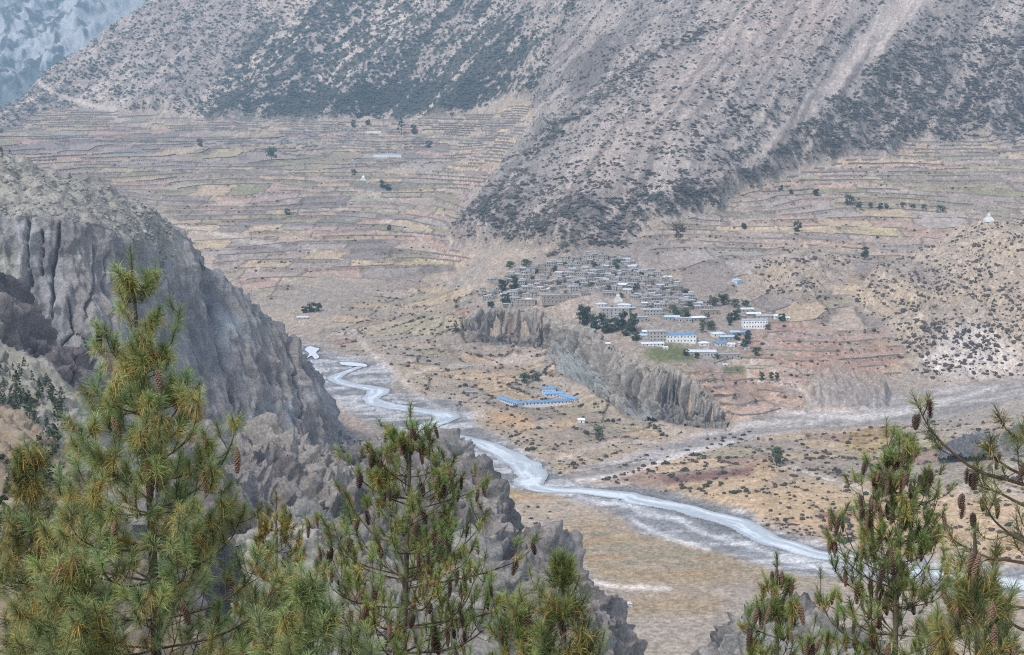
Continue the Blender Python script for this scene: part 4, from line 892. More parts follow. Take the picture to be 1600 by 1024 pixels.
TREES = [ # kind, px, base py, height px, label
 ('brown',1060,377,30,'large brown-leaved tree alone in the terraced fields above the village',1.15), ('dark',1246,362,18,'round dark green tree in the terraced fields right of the large brown tree',1.2),
 ('tall',1351,407,24,'slim dark tree standing alone at mid height in the right terraces',1.5), ('round',1213,728,30,'grey green tree on the stony fan above the maroon field',1.1),
 ('round',935,688,24,'small green tree alone on the valley floor right of the white hut',1.0), ('cone',712,520,20,'dark pine on the valley floor left of the mesa cliff',1.3),
 ('tall',1190,596,16,'leftmost of three small trees beside the road below the red fields',1.6), ('tall',1205,595,15,'middle one of three small trees beside the road below the red fields',1.6), ('tall',1214,595,15,'rightmost of three small trees beside the road below the red fields',1.5),
 ('dark',785,455,20,'dark tree at the upper left corner of the village',1.3), ('dark',803,452,20,'dark tree right of the one at the upper left corner of the village',1.4), ('dark',790,476,20,'round dark tree above the left cliff edge of the village',1.4), ('dark',767,487,16,'small dark tree lowest left of the village on the cliff edge',1.3),
 ('dark',963,420,18,'dark round tree among the top houses of the village',1.2), ('dark',994,457,16,'dull purple-green tree in the middle of the village',1.2), ('dark',902,452,15,'dark tree between flat roofs in the left half of the village',1.1),
 ('round',823,418,14,'green tree on the upper left rim of the village',1.5), ('round',797,420,12,'small green tree farthest left on the upper rim of the village',1.5),
 ('dark',912,508,34,'tallest dark tree at the left end of the grove above the cliff',1.2), ('dark',930,515,26,'dark tree second from the left in the grove above the cliff',1.3), ('dark',948,520,24,'low dark tree in the centre of the grove above the cliff',1.5), ('dark',962,518,24,'dark tree right of centre in the grove above the cliff',1.3), ('dark',972,512,30,'pointed dark tree behind the grove above the cliff',1.1), ('dark',988,518,32,'tall dark tree at the right end of the grove above the cliff',1.1), ('dark',940,508,20,'dark tree beside the orange-white roof in the grove',1.2), ('dark',978,524,18,'low dark bushy tree at the foot of the grove right end',1.5), ('dark',993,532,16,'dark tree left of the long white porch below the grove',1.6),
 ('dark',1150,500,18,'dark tree at the left end of the white two-storey building',1.4), ('dark',1141,502,15,'dark small tree left of the one beside the white two-storey building',1.3), ('dark',1222,502,14,'dark tree beside the tents at the right end of the village',1.5), ('round',1200,516,10,'green bushy tree at the right end of the white two-storey building',1.5),
 ('dark',1152,532,14,'dark tree between blue roofs in the lower village',1.3), ('dark',1168,530,16,'dark tree right of the blue roofs in the lower village',1.2), ('tall',1097,520,16,'slim poplar right of the blue-roofed hall',1.5), ('round',1110,512,12,'green tree between the blue-roofed hall and the blue-roofed houses',1.5),
 ('dark',1072,556,12,'dark tree at the left end of the long low lodge',1.5), ('dark',1089,560,10,'dark tree in front of the long low lodge',1.6), ('round',1118,561,10,'green tree at the right end of the long low lodge',1.6), ('round',1165,545,16,'pale green tree at the lower right corner of the village',1.4), ('round',1182,556,14,'green tree at the far right foot of the village',1.5),
 ('round',1130,476,18,'green poplars clump right of the dense village, tallest one',1.5), ('round',1115,478,14,'green bushy tree left in the row behind the village',1.8), ('round',1148,480,13,'green bushy tree right in the row behind the village',1.8), ('round',1165,478,10,'last green bushy tree of the row behind the village',1.8), ('round',1070,495,14,'green tree beside the pale blue roof in the village',1.6), ('round',1052,490,14,'green tree left of the pale blue roof in the village',1.6), ('round',1040,458,10,'green tree on the upper right rim of the village',1.9), ('round',1072,462,11,'green bushy tree above the red-walled house',1.6),
 ('dark',1275,306,12,'green bush-like tree highest in the hedge across the right terraces',1.5), ('round',1327,320,17,'pale green tree largest in the hedge across the right terraces',1.2), ('dark',1342,325,11,'dark tree right of the pale green one in the terrace hedge',1.8), ('dark',1360,325,9,'dark bushy tree in the terrace hedge second from the pale one',1.5), ('dark',1375,326,10,'dark bushy tree in the terrace hedge third from the pale one',1.9), ('dark',1385,326,9,'dark bushy tree in the terrace hedge fourth from the pale one',1.6), ('round',1410,325,9,'round green tree alone in the middle of the terrace hedge',1.4), ('round',1426,327,9,'round green tree second alone in the right half of the terrace hedge',1.4), ('round',1443,328,9,'round tree third alone in the right half of the terrace hedge',1.5), ('round',1470,332,11,'wide green tree near the right end of the terrace hedge',2.0), ('dark',1220,298,10,'dark tree at the left end of the terrace hedge',1.5), ('dark',1236,303,8,'dark bushy tree near the left end of the terrace hedge',1.7), ('dark',1162,358,10,'small tree left of the dark green one in the right terraces',1.5),
 ('dark',487,488,18,'dark clump of junipers beside the upper river, left one',1.5), ('dark',476,489,12,'low dark juniper left of the clump beside the upper river',1.5), ('dark',498,486,14,'dark juniper right in the clump beside the upper river',1.4),
 ('dark',313,229,14,'round dark tree in the far left terraces',1.2), ('round',424,250,20,'blue green tree below the ruined hamlet',1.2), ('cone',627,211,26,'pointed tree right of the far ruined hamlet',1.2), ('dark',647,208,16,'round tree beside the pointed one at the far hamlet',1.3), ('dark',552,198,12,'dark tree behind the far ruined hamlet',1.3), ('dark',575,196,10,'small dark tree above the far ruined hamlet',1.4), ('dark',598,294,14,'green tree right of the far white stupa',1.5), ('dark',607,297,10,'green bush tree beside the track right of the far white stupa',1.7), ('brown',553,276,12,'brown tree left behind the far white stupa',1.1), ('dark',449,336,12,'dark tree on the track in the middle of the far terraces',1.3), ('dark',608,360,10,'small dark tree low in the far terraces',1.3), ('dark',560,185,10,'dark tree at the forest foot above the hamlet',1.6), ('dark',670,230,10,'green tree at the right end of the orange hedge',1.9),
 ('tall',940,578,24,'green creeper-like tree standing against the mesa cliff',.9), ('round',820,600,18,'green willow at the cliff foot left',1.4), ('round',836,596,14,'green willow beside the other at the cliff foot',1.5),
]
TQ = locate([t[1] for t in TREES], [t[2] for t in TREES])
for i, (t, p_) in enumerate(zip(TREES, TQ)):
    h = t[3] * p_[1] / F * 1.05
    far_tree(t[0], i % 3, p_ - [0, 0, .2], h, t[4], None, 'tree', t[5])
# garden trees between the village houses
vq = in_region([(745,455),(800,428),(880,410),(960,405),(1030,430),(1080,470),(1125,480),(1160,500),(1150,540),(1060,510),(1000,500),(900,470),(780,476)], 30, 41, 16); VQ = locate(vq[:, 0], vq[:, 1]); rk = rank(vq)
for i, p_ in enumerate(VQ): far_tree(['dark', 'round'][i % 2], i % 3, p_, (7 + 4 * random.random()), 'garden tree between village houses, ' + ordn(rk[i]) + ' from the left', 'garden trees between the village houses', 'tree', 1.5)
# orange willows beside the far hamlet
oh = locate([632, 642, 652, 660], [232, 230, 227, 225])
for i, p_ in enumerate(oh): bush('y', p_, 7.0, 'orange bush, ' + ordn(i) + ' from left, right of the far blue-roofed house', 'orange bushes beside the far hamlet', i)

# pines on the slopes at the left edge
def on_loft(G, Pp, px, py):
    d = (Pp[0] - px) ** 2 + (Pp[1] - py) ** 2; k = np.argmin(d + (G[..., 1] > 0) * 0); return G.reshape(-1, 3)[k]
rr_ = np.random.default_rng(77)
def slope_pines(poly, n, G, Pp, hp, label, group, seed, mp):
    qs = in_region(poly, n, seed, mp); rk = rank(qs)
    for i, q in enumerate(qs):
        p_ = on_loft(G[30:], (Pp[0][30:], Pp[1][30:]), q[0], q[1]); h = (hp * (.6 + .7 * rr_.random())) * p_[1] / F
        far_tree('cone', i % 4, p_ - np.array([0, 0, .3]), h, label.replace(' pine ', ' pine, ' + ordn(rk[i]) + ' from left, ', 1), group, 'pine', 1.15)
slope_pines([(0,590),(40,590),(95,620),(122,665),(110,690),(60,690),(0,668)], 34, G_W, P_W, 30, 'small dark pine in the thick grove on the pale gravel slope', 'pines in the grove on the gravel slope', 5, 9)
slope_pines([(-20,562),(40,570),(90,610),(30,600),(-20,590)], 8, G_W, P_W, 18, 'scattered small pine above the grove on the pale gravel slope', 'scattered pines above the grove', 6, 10)
slope_pines([(60,720),(110,760),(130,830),(60,900),(0,900),(0,760)], 20, G_N, P_N, 52, 'dark young pine on the brown slope behind the tall left pine', 'pines on the brown slope', 8, 16)
for i, (a, b_, h, lb) in enumerate([(88,708,52,'bushy green pine at the crest of the brown slope'), (70,775,62,'bushy dark pine on the brown slope left of the tall pine'), (8,862,110,'tall dark pine cut by the left edge of the picture'), (30,850,60,'pine beside the one cut by the left edge')]):
    p_ = on_loft(G_N[30:], (P_N[0][30:], P_N[1][30:]), a, b_); far_tree('cone', i, p_ - np.array([0, 0, .5]), h * p_[1] / F, lb, None, 'pine', 1.1)
qs = in_region([(0,700),(60,710),(110,760),(90,800),(0,760)], 22, 9, 10); rk = rank(qs)
for i, q in enumerate(qs):
    p_ = on_loft(G_N[30:], (P_N[0][30:], P_N[1][30:]), q[0], q[1]); bush('b' if i % 3 else 'g', p_, 1.0 * (.5 + rr_.random()), 'low bush, ' + ordn(rk[i]) + ' from left, on the brown slope at the left edge', 'bushes on the brown slope', i)
for i, (a, b_, h) in enumerate([(2,240,14), (16,240,10), (110,278,11), (535,706,20), (566,706,10)]):
    if a < 500: p_ = on_loft(CLIFF_G[25:], (CLIFF_P[0][25:], CLIFF_P[1][25:]), a, b_ + 3)
    else: p_ = at(a, b_ + 3, 755)
    far_tree('cone', i % 4, p_ - np.array([0, 0, 1.0]), h * p_[1] / F * 1.2, ['lone pine on the crest of the dark cliff at the very left', 'second small pine on the cliff crest at the left', 'small pine on the cliff crest above the first crack', 'small pine on the ridge of the brown rock spur', 'tiny pine right of the small pine on the rock spur'][i], None, 'pine', 1.2)

# ------------------------------------------------------------------ buildings
M_ST = mat('grey_stone_wall', (.31, .29, .265), .95, .1, .3, .5); M_SB = mat('brown_mud_wall', (.27, .225, .185), .95, .1, .3, .5); M_WW = mat('white_wash', (.60, .59, .56), .9, .2, .3, .5)
M_EA = mat('earth_roof', (.38, .345, .30), .95, .1, .3, .4); M_DK = mat('dark_opening', (.035, .032, .03), .8, .2, .2, 1); M_WM = mat('white_metal_roof', (.62, .63, .64), .5, .3, .25, .5)
M_BL = mat('blue_metal_roof', (.15, .31, .52), .5, .3, .3, .5); M_PB = mat('pale_blue_roof', (.38, .53, .64), .5, .4, .15, .3); M_SM = mat('slate_roof', (.44, .44, .44), .8, .2, .3, .4); M_TW = mat('timber', (.16, .11, .08), .9, .1, .3, 1)
M_GOLD = mat('gold_spire', (.55, .42, .15), .5, .5, .1, 1, .4)
WIN = None
def win_mesh(w_, h_):
    b = MB(); b.box(-w_ / 2, w_ / 2, -.12, .12, 0, h_); return b.mesh('window', M_DK)
WM = {k: win_mesh(*k) for k in [(1.0, 1.1), (1.3, 1.4), (.9, 1.9)]}
def frame_mesh(w_, h_):
    b = MB(); b.box(-w_ / 2 - .15, w_ / 2 + .15, -.18, -.13, -.15, 0); b.box(-w_ / 2 - .2, w_ / 2 + .2, -.28, -.13, h_, h_ + .18); return b.mesh('lintel', M_TW)
FM = {k: frame_mesh(*k) for k in WM}
def put(name, me, parent, x, y, z, rz=0):
    o = child(name, me, parent); o.location = (x, y, z); o.rotation_euler = (0, 0, rz); return o
def house(w_, d_, h_, roof='flat', wallm=None, roofm=None, win=3, storeys=1, rh=1.2, wing=True, r=None, cat='house'):
    """front wall faces -y"""
    r = r or random.Random(int(w_ * 31 + d_ * 7 + h_ * 3)); root = empty('house'); wallm = wallm or M_ST; roofm = roofm or M_EA
    b = MB(); b.box(-w_ / 2, w_ / 2, -d_ / 2, d_ / 2, -3, h_, taper=.12)
    if roof == 'flat' and wing:
        s = r.choice([-1, 1]); x0, x1 = (0, w_ / 2) if s > 0 else (-w_ / 2, 0); b.box(x0 + .3, x1 - .3, 0, d_ / 2 - .2, h_ + .29, h_ + 2.6)
    child('wall', b.mesh('wall', wallm), root)
    rb_ = MB()
    if roof == 'flat':
        rb_.box(-w_ / 2 - .45, w_ / 2 + .45, -d_ / 2 - .45, d_ / 2 + .45, h_ + .003, h_ + .28)
        if wing: rb_.box(x0 - .1, x1 + .1, -.35, d_ / 2 + .2, h_ + 2.603, h_ + 2.85)
    elif roof == 'shed':
        rb_.add([(-w_ / 2 - .5, -d_ / 2 - .5, h_ + .02), (w_ / 2 + .5, -d_ / 2 - .5, h_ + .02), (w_ / 2 + .5, d_ / 2 + .5, h_ + rh), (-w_ / 2 - .5, d_ / 2 + .5, h_ + rh), (-w_ / 2 - .5, -d_ / 2 - .5, h_ + .2), (w_ / 2 + .5, -d_ / 2 - .5, h_ + .2), (w_ / 2 + .5, d_ / 2 + .5, h_ + rh + .2), (-w_ / 2 - .5, d_ / 2 + .5, h_ + rh + .2)],
                [(3, 2, 1, 0), (4, 5, 6, 7), (0, 1, 5, 4), (1, 2, 6, 5), (2, 3, 7, 6), (3, 0, 4, 7)])
    else: rb_.gable(-w_ / 2, w_ / 2, -d_ / 2, d_ / 2, h_ + .19, rh, .6, .8 if roof == 'hip' else 0)
    ro = child('roof', rb_.mesh('roof', roofm), root)
    if roof == 'flat':
        wdm = MB()
        wdm.box(-w_ / 2 - .3, w_ / 2 + .3, -d_ / 2 - .35, -d_ / 2 + .1, h_ + .283, h_ + .62); child('firewood_stack', wdm.mesh('firewood_stack', M_TW), root)
    sh = h_ / storeys; ks = list(WM)
    for st_ in range(storeys):
        for i in range(win):
            x = -w_ / 2 + (i + .5) * w_ / win + r.uniform(-.2, .2); k = ks[(i + st_) % 2] if not (st_ == 0 and i == win // 2 and storeys == 1) else ks[2]
            wi = put('window' if k != ks[2] else 'door', WM[k], root, x, -d_ / 2 + .03, st_ * sh + (sh * .35 if k != ks[2] else .05)); put('lintel', FM[k], wi, 0, 0, 0)
    for st_ in range(storeys):
        put('window', WM[ks[0]], root, -w_ / 2 + .03, 0, st_ * sh + sh * .4, R(90)); put('window', WM[ks[0]], root, w_ / 2 - .03, d_ * .1, st_ * sh + sh * .4, R(90))
    tag(root, 'stone house prototype in the village', cat); return root
def place(root, P, rz, label, group=None, cat=None, s=1.0):
    root.location = P; root.rotation_euler = (0, 0, rz); root.scale = (s, s, s); root['label'] = label
    if group: root['group'] = group
    elif 'group' in root: del root['group']
    if cat: root['category'] = cat
    return root
# dense upper village
VIL = [(742,460),(765,440),(800,424),(850,412),(880,405),(930,400),(975,402),(1020,424),(1058,438),(1062,452),(1090,470),(1120,482),(1075,486),(1040,488),(1000,488),(945,476),(905,462),(880,472),(845,474),(800,472),(768,472)]
HP = [house(13, 9, 4.2, 'flat', M_ST, M_EA, 3, 1), house(10, 9, 5.6, 'flat', M_ST, M_EA, 2, 2), house(15, 10, 3.4, 'flat', M_ST, M_SM, 4, 1, wing=False), house(12, 8, 6.0, 'flat', M_SB, M_EA, 3, 2),
      house(9, 8, 3.2, 'flat', M_SB, M_EA, 2, 1, wing=False), house(14, 10, 6.4, 'flat', M_ST, M_SM, 4, 2), house(11, 7, 3.6, 'shed', M_ST, M_SM, 3, 1), house(12, 8, 4.0, 'shed', M_ST, M_WM, 3, 1), house(16, 9, 4.6, 'flat', M_SB, M_SM, 4, 1), house(10, 8, 4.4, 'gable', M_ST, M_PB, 2, 1, rh=1.0)]
HD = ['grey stone house with raised back room', 'tall two-floor grey stone house', 'long low slate-roofed stone house', 'two-floor brown mud house', 'small low brown mud house', 'large pale slate-roofed stone house', 'stone shed with sloping slate roof', 'stone house with sloping white roof', 'long brown mud house with pale roof', 'stone house with pale blue gabled roof']
PB = [0, 1, 2, 5, 0, 1, 3, 2, 2, 5, 6, 8, 0, 1, 6, 2, 7, 5, 6, 0, 1, 2, 5, 4]
r = random.Random(5)
ZONE = lambda a, b: ('top rim' if b < 422 else 'upper rows' if b < 442 else 'middle rows' if b < 460 else 'lower rows') + ' of the village, ' + ('far left end' if a < 800 else 'left part' if a < 860 else 'left of centre' if a < 910 else 'centre' if a < 960 else 'right of centre' if a < 1010 else 'right end')
cand = []
for iy in range(26):
    for ix in range(40):
        x_ = -60 + ix * 14.5 + (iy % 2) * 6 + r.uniform(-5, 5); y_ = 1925 + iy * 15.5 + r.uniform(-6.5, 6.5); cand.append((x_, y_))
cand = np.array(cand); cz = terrain(cand[:, 0], cand[:, 1]); cpx, cpy = proj(cand[:, 0], cand[:, 1], cz)
rowid = np.repeat(np.arange(26), 40)
inside = in_poly(cpx, cpy, np.array(VIL, float)); used = set(); keep = []; nh = 0
SP = [(966,468),(945,482),(965,490),(940,474),(975,476),(875,472),(1018,492)]
for i in np.argsort(cand[:, 1]):
    if not inside[i] or r.random() < .13 or any(abs(cpx[i] - a) < 14 and abs(cpy[i] - b) < 6 for a, b in SP): continue
    k = r.choice(PB)
    if cpx[i] < 860 and r.random() < .2: k = r.choice([3, 4, 8])
    if nh < 10: k = nh
    o = HP[k] if k not in used else copy_tree(HP[k]); used.add(k)
    nh += 1; keep.append((o, k, i))
    place(o, (cand[i, 0], cand[i, 1], cz[i]), r.choice([-.35, -.2, -.1, .05, .15]) + r.uniform(-.25, .25), 'x', 'houses of the dense stone village', None, r.uniform(.62, 1.12))
rows_ = sorted({rowid[i] for _, _, i in keep})
for ri, rw_ in enumerate(rows_):
    for q_, (o, k, i) in enumerate(sorted([t for t in keep if rowid[t[2]] == rw_], key=lambda t: cpx[t[2]])): o['label'] = HD[k] + ', ' + ordn(q_) + ' from left in ' + ordn(ri) + ' row from front'
BL_ = [ # px, py(base), width px, depth m, height px, roof, wall, roofm, storeys, windows, rz, label
 (1064,536,48,14,15,'hip',M_WW,M_BL,2,9,.08,'long pale hall under a bright blue hipped roof'), (1027,534,27,16,18,'flat',M_ST,M_SM,3,5,.12,'three-storey grey building beside the blue-roofed hall'),
 (1020,541,36,8,4,'shed',M_WW,M_WM,1,6,.08,'low white porch building in front of the grey three-storey block'), (1015,524,22,9,6,'gable',M_ST,M_WM,1,3,-.1,'white-roofed house above the grey three-storey block'),
 (1092,502,24,11,6,'hip',M_ST,M_WM,1,3,.3,'bright white hipped roof house right of the pale blue roof'), (1050,501,24,10,6,'gable',M_ST,M_PB,1,4,.05,'long house with a pale blue metal roof'), (1068,504,26,10,7,'flat',M_ST,M_SM,1,5,.05,'grey flat-roofed house touching the pale blue roof'),
 (1180,514,40,11,16,'flat',M_WW,M_SM,2,9,.05,'white two-storey building with tall pillars right of the village'), (1168,488,20,9,5,'gable',M_ST,M_WM,1,3,.1,'uppermost white roof of the stepped row above the two-storey building'), (1178,495,22,9,5,'gable',M_ST,M_WM,1,3,.05,'second roof of the stepped row above the two-storey building'), (1194,499,24,9,6,'gable',M_ST,M_SM,1,3,0,'third roof of the stepped row above the two-storey building'), (1215,499,14,8,6,'gable',M_WW,M_WM,1,2,.4,'white tent-like shed at the right end of the village'), (1230,500,8,5,3,'gable',M_WW,M_WM,1,1,.2,'smallest white hut farthest right beside the village tents'), (1158,500,18,9,6,'flat',M_SB,M_EA,1,3,.2,'brown house behind the dark tree above the two-storey building'),
 (1095,558,50,11,9,'shed',M_ST,M_WM,1,10,-.05,'long low lodge with a white roof at the foot of the village'), (1122,527,20,10,6,'hip',M_WW,M_WM,1,3,.3,'white hipped roof house in the lower village'), (1138,532,26,9,6,'gable',M_ST,M_PB,1,4,.1,'pale blue roofed house in the lower village'), (1149,524,16,8,5,'shed',M_ST,M_PB,1,2,.1,'small turquoise roofed shed in the lower village'), (1166,524,14,8,5,'gable',M_ST,M_BL,1,2,-.1,'blue roofed hut at the right of the lower village'), (1126,541,18,9,6,'gable',M_WW,M_BL,1,3,.3,'deep blue roofed house above the long low lodge'), (1100,541,16,8,5,'hip',M_WW,M_WM,1,2,.2,'small white roofed house left of the deep blue roof'), (1143,542,12,7,4,'gable',M_WW,M_WM,1,2,-.2,'small white house right of the deep blue roof'), (1158,540,9,6,4,'shed',M_WW,M_WM,1,1,.1,'white box hut at the right edge of the lower village'), (1167,547,9,6,3,'shed',M_WW,M_WM,1,1,.1,'lowest white hut at the right of the lower village'),
 (1140,561,36,10,8,'flat',M_ST,M_EA,1,4,.05,'roofless-looking grey stone house right of the long lodge'), (1133,572,8,4,2,'shed',M_WW,M_WM,1,1,.1,'tiny white shelter below the grey stone house'),
 (962,497,44,16,17,'flat',M_ST,M_SM,3,7,-.05,'big grey monastery block below the white stupa'), (970,505,16,10,14,'flat',M_ST,M_SM,2,3,.05,'grey tower house against the monastery block'), (976,484,20,12,8,'hip',M_WW,M_WM,1,3,-.1,'white hipped roof right of the village stupa'), (940,480,16,10,5,'hip',M_WW,M_WM,1,3,.2,'white hipped roof left of the village stupa'), (935,508,13,8,7,'hip',M_WW,M_WM,1,2,.1,'small white shrine with a pale roof in the dark grove'),
 (1020,494,30,12,11,'flat',M_ST,M_SM,2,6,.05,'grey two-storey house with a pale roof right of the monastery'), (1000,503,26,10,8,'flat',M_ST,M_SM,1,4,0,'low grey house with a slate roof right of the monastery'), (1076,478,24,12,9,'flat',M_SB,M_SM,2,4,.3,'red-walled house at the right end of the dense village'), (1110,492,28,11,8,'flat',M_SB,M_EA,1,4,.1,'brown flat-roofed farmhouse right of the dense village'),
 (875,474,56,16,14,'flat',M_SB,M_EA,2,9,.05,'large red-brown house block on the left cliff edge'), (822,480,30,12,12,'flat',M_SB,M_EA,2,5,-.1,'brown house left of the large red-brown block'), (793,482,14,9,8,'flat',M_SB,M_WM,1,2,.1,'brown house with a white roof corner on the cliff edge'),
 (1152,444,16,9,7,'shed',M_PB,M_WM,1,2,.9,'lone pale blue-walled house on the slope right of the village'), (908,661,10,6,5,'gable',M_WW,M_WM,1,1,.1,'lone small white hut on the valley floor right of the blue compound'), (736,616,16,7,3,'flat',M_ST,M_SM,1,2,.1,'low grey hut on the valley floor left of the blue compound'),
 (605,246,44,9,5,'gable',M_WW,M_PB,1,6,0,'long blue-roofed white house in the far terraces'), (472,499,18,7,3,'shed',M_ST,M_WM,1,2,0,'low white-roofed shed beside the upper river'), (545,205,26,10,5,'flat',M_ST,M_EA,1,4,0,'long ruined stone house at the top of the far hamlet'), (978,949,20,6,3,'flat',M_WW,M_WM,1,0,.2,'small pale walled hut on the near gravel flat'), (593,208,40,8,4,'flat',M_WW,M_EA,1,6,0,'pale long wall-like house right of the far hamlet'),
 (995,530,12,7,4,'gable',M_WW,M_WM,1,2,0,'small white roofed hut right of the grove'), (1008,528,16,8,4,'gable',M_WW,M_PB,1,2,.1,'pale roofed hut left of the grey three-storey block'), (950,540,7,4,2,'shed',M_ST,M_WM,1,0,0,'tiny pale hut on the cliff top below the grove'), (1040,546,8,4,3,'shed',M_WW,M_WM,1,1,.1,'tiny white hut on the green field'),
]
BQ = locate([b_[0] for b_ in BL_], [b_[1] for b_ in BL_])
for b_, p_ in zip(BL_, BQ):
    m_px = p_[1] / F; o = house(b_[2] * m_px, b_[3], b_[4] * m_px * .85, b_[5], b_[6], b_[7], b_[9], b_[8], rh=1.6 if b_[5] != 'shed' else .9, wing=False)
    place(o, p_ + np.array([0, b_[3] / 2, .15]), b_[10], b_[11])
def boulder(P, s, label):
    V_, F_ = ICO2; n_b = 1 + .5 * (fbm3(V_[:, 0] * 1.5 + 5, V_[:, 1] * 1.5 + 5, V_[:, 2] * 1.5 + 5, 3, 8) - .5)[:, None]; o = link('boulder', mesh_np('boulder', V_ * n_b * np.array([1.2, .9, .7]), F_, mat('pale_boulder', (.45, .44, .42))), loc=P); o.scale = (s, s, s); tag(o, label, 'boulder')
boulder(on_loft(CLIFF_G[30:], (CLIFF_P[0][30:], CLIFF_P[1][30:]), 224, 362), 2.6, 'pale boulder perched on the rubble lip of the dark cliff')
# ruined hamlet far left
rq = random.Random(9)
hq = in_region([(435,215),(470,200),(520,192),(560,200),(555,216),(520,228),(450,232),(425,240)], 30, 12, 9); HQ = locate(hq[:, 0], hq[:, 1]); rk = rank(hq)
for i, p_ in enumerate(HQ):
    k = rq.choice([0, 1, 2, 4, 5]); place(copy_tree(HP[k]), p_, rq.uniform(-.3, .3), 'grey stone house, ' + ordn(rk[i]) + ' from left in the far ruined hamlet', 'houses of the far ruined hamlet', None, rq.uniform(.8, 1.2))
# blue-roofed compound
def compound():
    root = empty('compound')
    c = [loc1(775, 624), loc1(807, 636), loc1(893, 630), loc1(858, 617)]
    o0 = c[1].copy(); root.location = o0
    wl_, rf, pl = MB(), MB(), MB()
    def wing(a, b, d_, h_, nm):
        a, b = a - o0, b - o0; L_ = np.linalg.norm((b - a)[:2]); ang = math.atan2(b[1] - a[1], b[0] - a[0]); zz = min(a[2], b[2])
        m1_ = MB(); m1_.box(0, L_, 0, d_, -3, h_); q = child('wall', m1_.mesh('wall', M_WW), root); q.location = (a[0], a[1], zz); q.rotation_euler = (0, 0, ang)
        m2_ = MB(); m2_.gable(0, L_, 0, d_, h_ + .2, 1.3, .9, .9); q2 = child('roof', m2_.mesh('roof', M_BL), root); q2.location = (a[0], a[1], zz); q2.rotation_euler = (0, 0, ang)
        k = int(L_ / 4)
        for i in range(k):
            wn_ = put('window', WM[(1.3, 1.4)], q, (i + .5) * L_ / k, .03, h_ * .35)
    wing(c[0], c[1], 9, 3.6, 'a'); wing(c[1] + [2, 4, 0], c[2], 9, 3.6, 'b'); wing(c[3] + [0, 0, 0], c[2] + [4, 3, 0], 8, 3.6, 'c')
    e_ = loc1(867, 621); wing(e_ - [11, 0, 0], e_ + [11, 2, 0], 11, 4.2, 'd'); e2 = loc1(858, 616); wing(e2 - [8, 0, 0], e2 + [8, 1, 0], 9, 6.5, 'e')
    tag(root, 'walled compound of long bright blue metal roofs beside the river', 'compound')
compound()
# white stupas
def stupa(P, h, label, gold=False):
    root = empty('stupa'); root.location = P; s = h / 10.0; root.scale = (s, s, s)
    b = MB(); b.box(-4.6, 4.6, -4.6, 4.6, -2, 1.4); child('plinth', b.mesh('plinth', M_WW), root)
    b = MB(); b.box(-3.7, 3.7, -3.7, 3.7, 1.403, 2.3); b.box(-3, 3, -3, 3, 2.303, 3.1); b.box(-2.4, 2.4, -2.4, 2.4, 3.103, 3.8); child('steps', b.mesh('steps', M_WW), root)
    b = MB(); prof = [(1.7, 3.803), (2.2, 4.6), (2.3, 5.3), (1.9, 6.1), (1.1, 6.6)]; b.tube([(0, 0, z_) for _, z_ in prof], [a for a, _ in prof], 16); child('dome', b.mesh('dome', M_WW, smooth=True), root)
    b = MB(); b.box(-.8, .8, -.8, .8, 6.603, 7.3); b.tube([(0, 0, 7.303), (0, 0, 8.6), (0, 0, 9.6)], [.55, .3, .06], 10); child('spire', b.mesh('spire', M_GOLD if gold else M_WW), root)
    tag(root, label, 'stupa')
stupa(loc1(1545, 344), 13 * 2480 / F * 1.05, 'white stupa on the crest of the eroded hill at the right')
stupa(loc1(568, 283), 12 * 3600 / F, 'far white stupa in the middle of the left terraces'); stupa(loc1(966, 470), 15 * 2000 / F, 'white stupa with a golden spire above the monastery block', True)
# stone walls along fields
M_DW = mat('dry_stone', (.20, .18, .15), .95, .1, .35, .8)
WALLS = [ # points, height m, label
 ([(1160,503),(1200,508),(1240,520),(1300,528)],'curved stone wall across the upper red fields'), ([(1180,545),(1230,552),(1260,562),(1300,556),(1345,566)],'stone wall between the red fields and the lower tan field'), ([(1215,522),(1260,535),(1290,550)],'slanting stone wall between two red fields'),
 ([(1150,574),(1190,572),(1240,576),(1252,586)],'dark terrace wall directly above the road trees'), ([(1188,600),(1215,598),(1246,604)],'short terrace wall below the road trees'), ([(1010,590),(1060,588),(1095,583),(1150,582)],'terrace wall below the long lodge'), ([(1090,600),(1120,594),(1152,596)],'lower terrace wall below the long lodge'),
 ([(1300,515),(1360,525),(1420,548)],'stone wall along the upper edge of the red fields'), ([(1345,566),(1380,560),(1425,552)],'stone wall at the right end of the red fields'), ([(1135,645),(1165,632),(1205,626),(1240,634)],'curved dark terrace bank beside the side wash'),
 ([(740,466),(700,482),(620,500),(545,516)],'long hedge wall at the head of the valley fields'), ([(700,540),(745,536),(790,546)],'stone wall at the foot of the left cliff'), ([(608,562),(690,553),(722,548)],'stone wall beside the upper track'), ([(700,602),(760,592),(815,586)],'stone wall left of the willows'), ([(640,576),(685,582),(740,573)],'stone wall in the middle of the upper valley fields'),
 ([(715,640),(740,622),(780,612),(850,606)],'field wall behind the blue compound'), ([(905,665),(960,668),(1030,675)],'hedge wall right of the white hut'), ([(900,740),(960,728),(1010,718)],'dark hedge wall below the lone green tree'), ([(1232,731),(1270,746),(1330,762),(1385,782)],'straight stone wall beside the track behind the right pine'), ([(920,764),(960,763),(1000,762)],'stone embankment on the river bank'), ([(1250,530),(1300,545),(1340,548)],'stone wall through the middle of the red fields'),
]
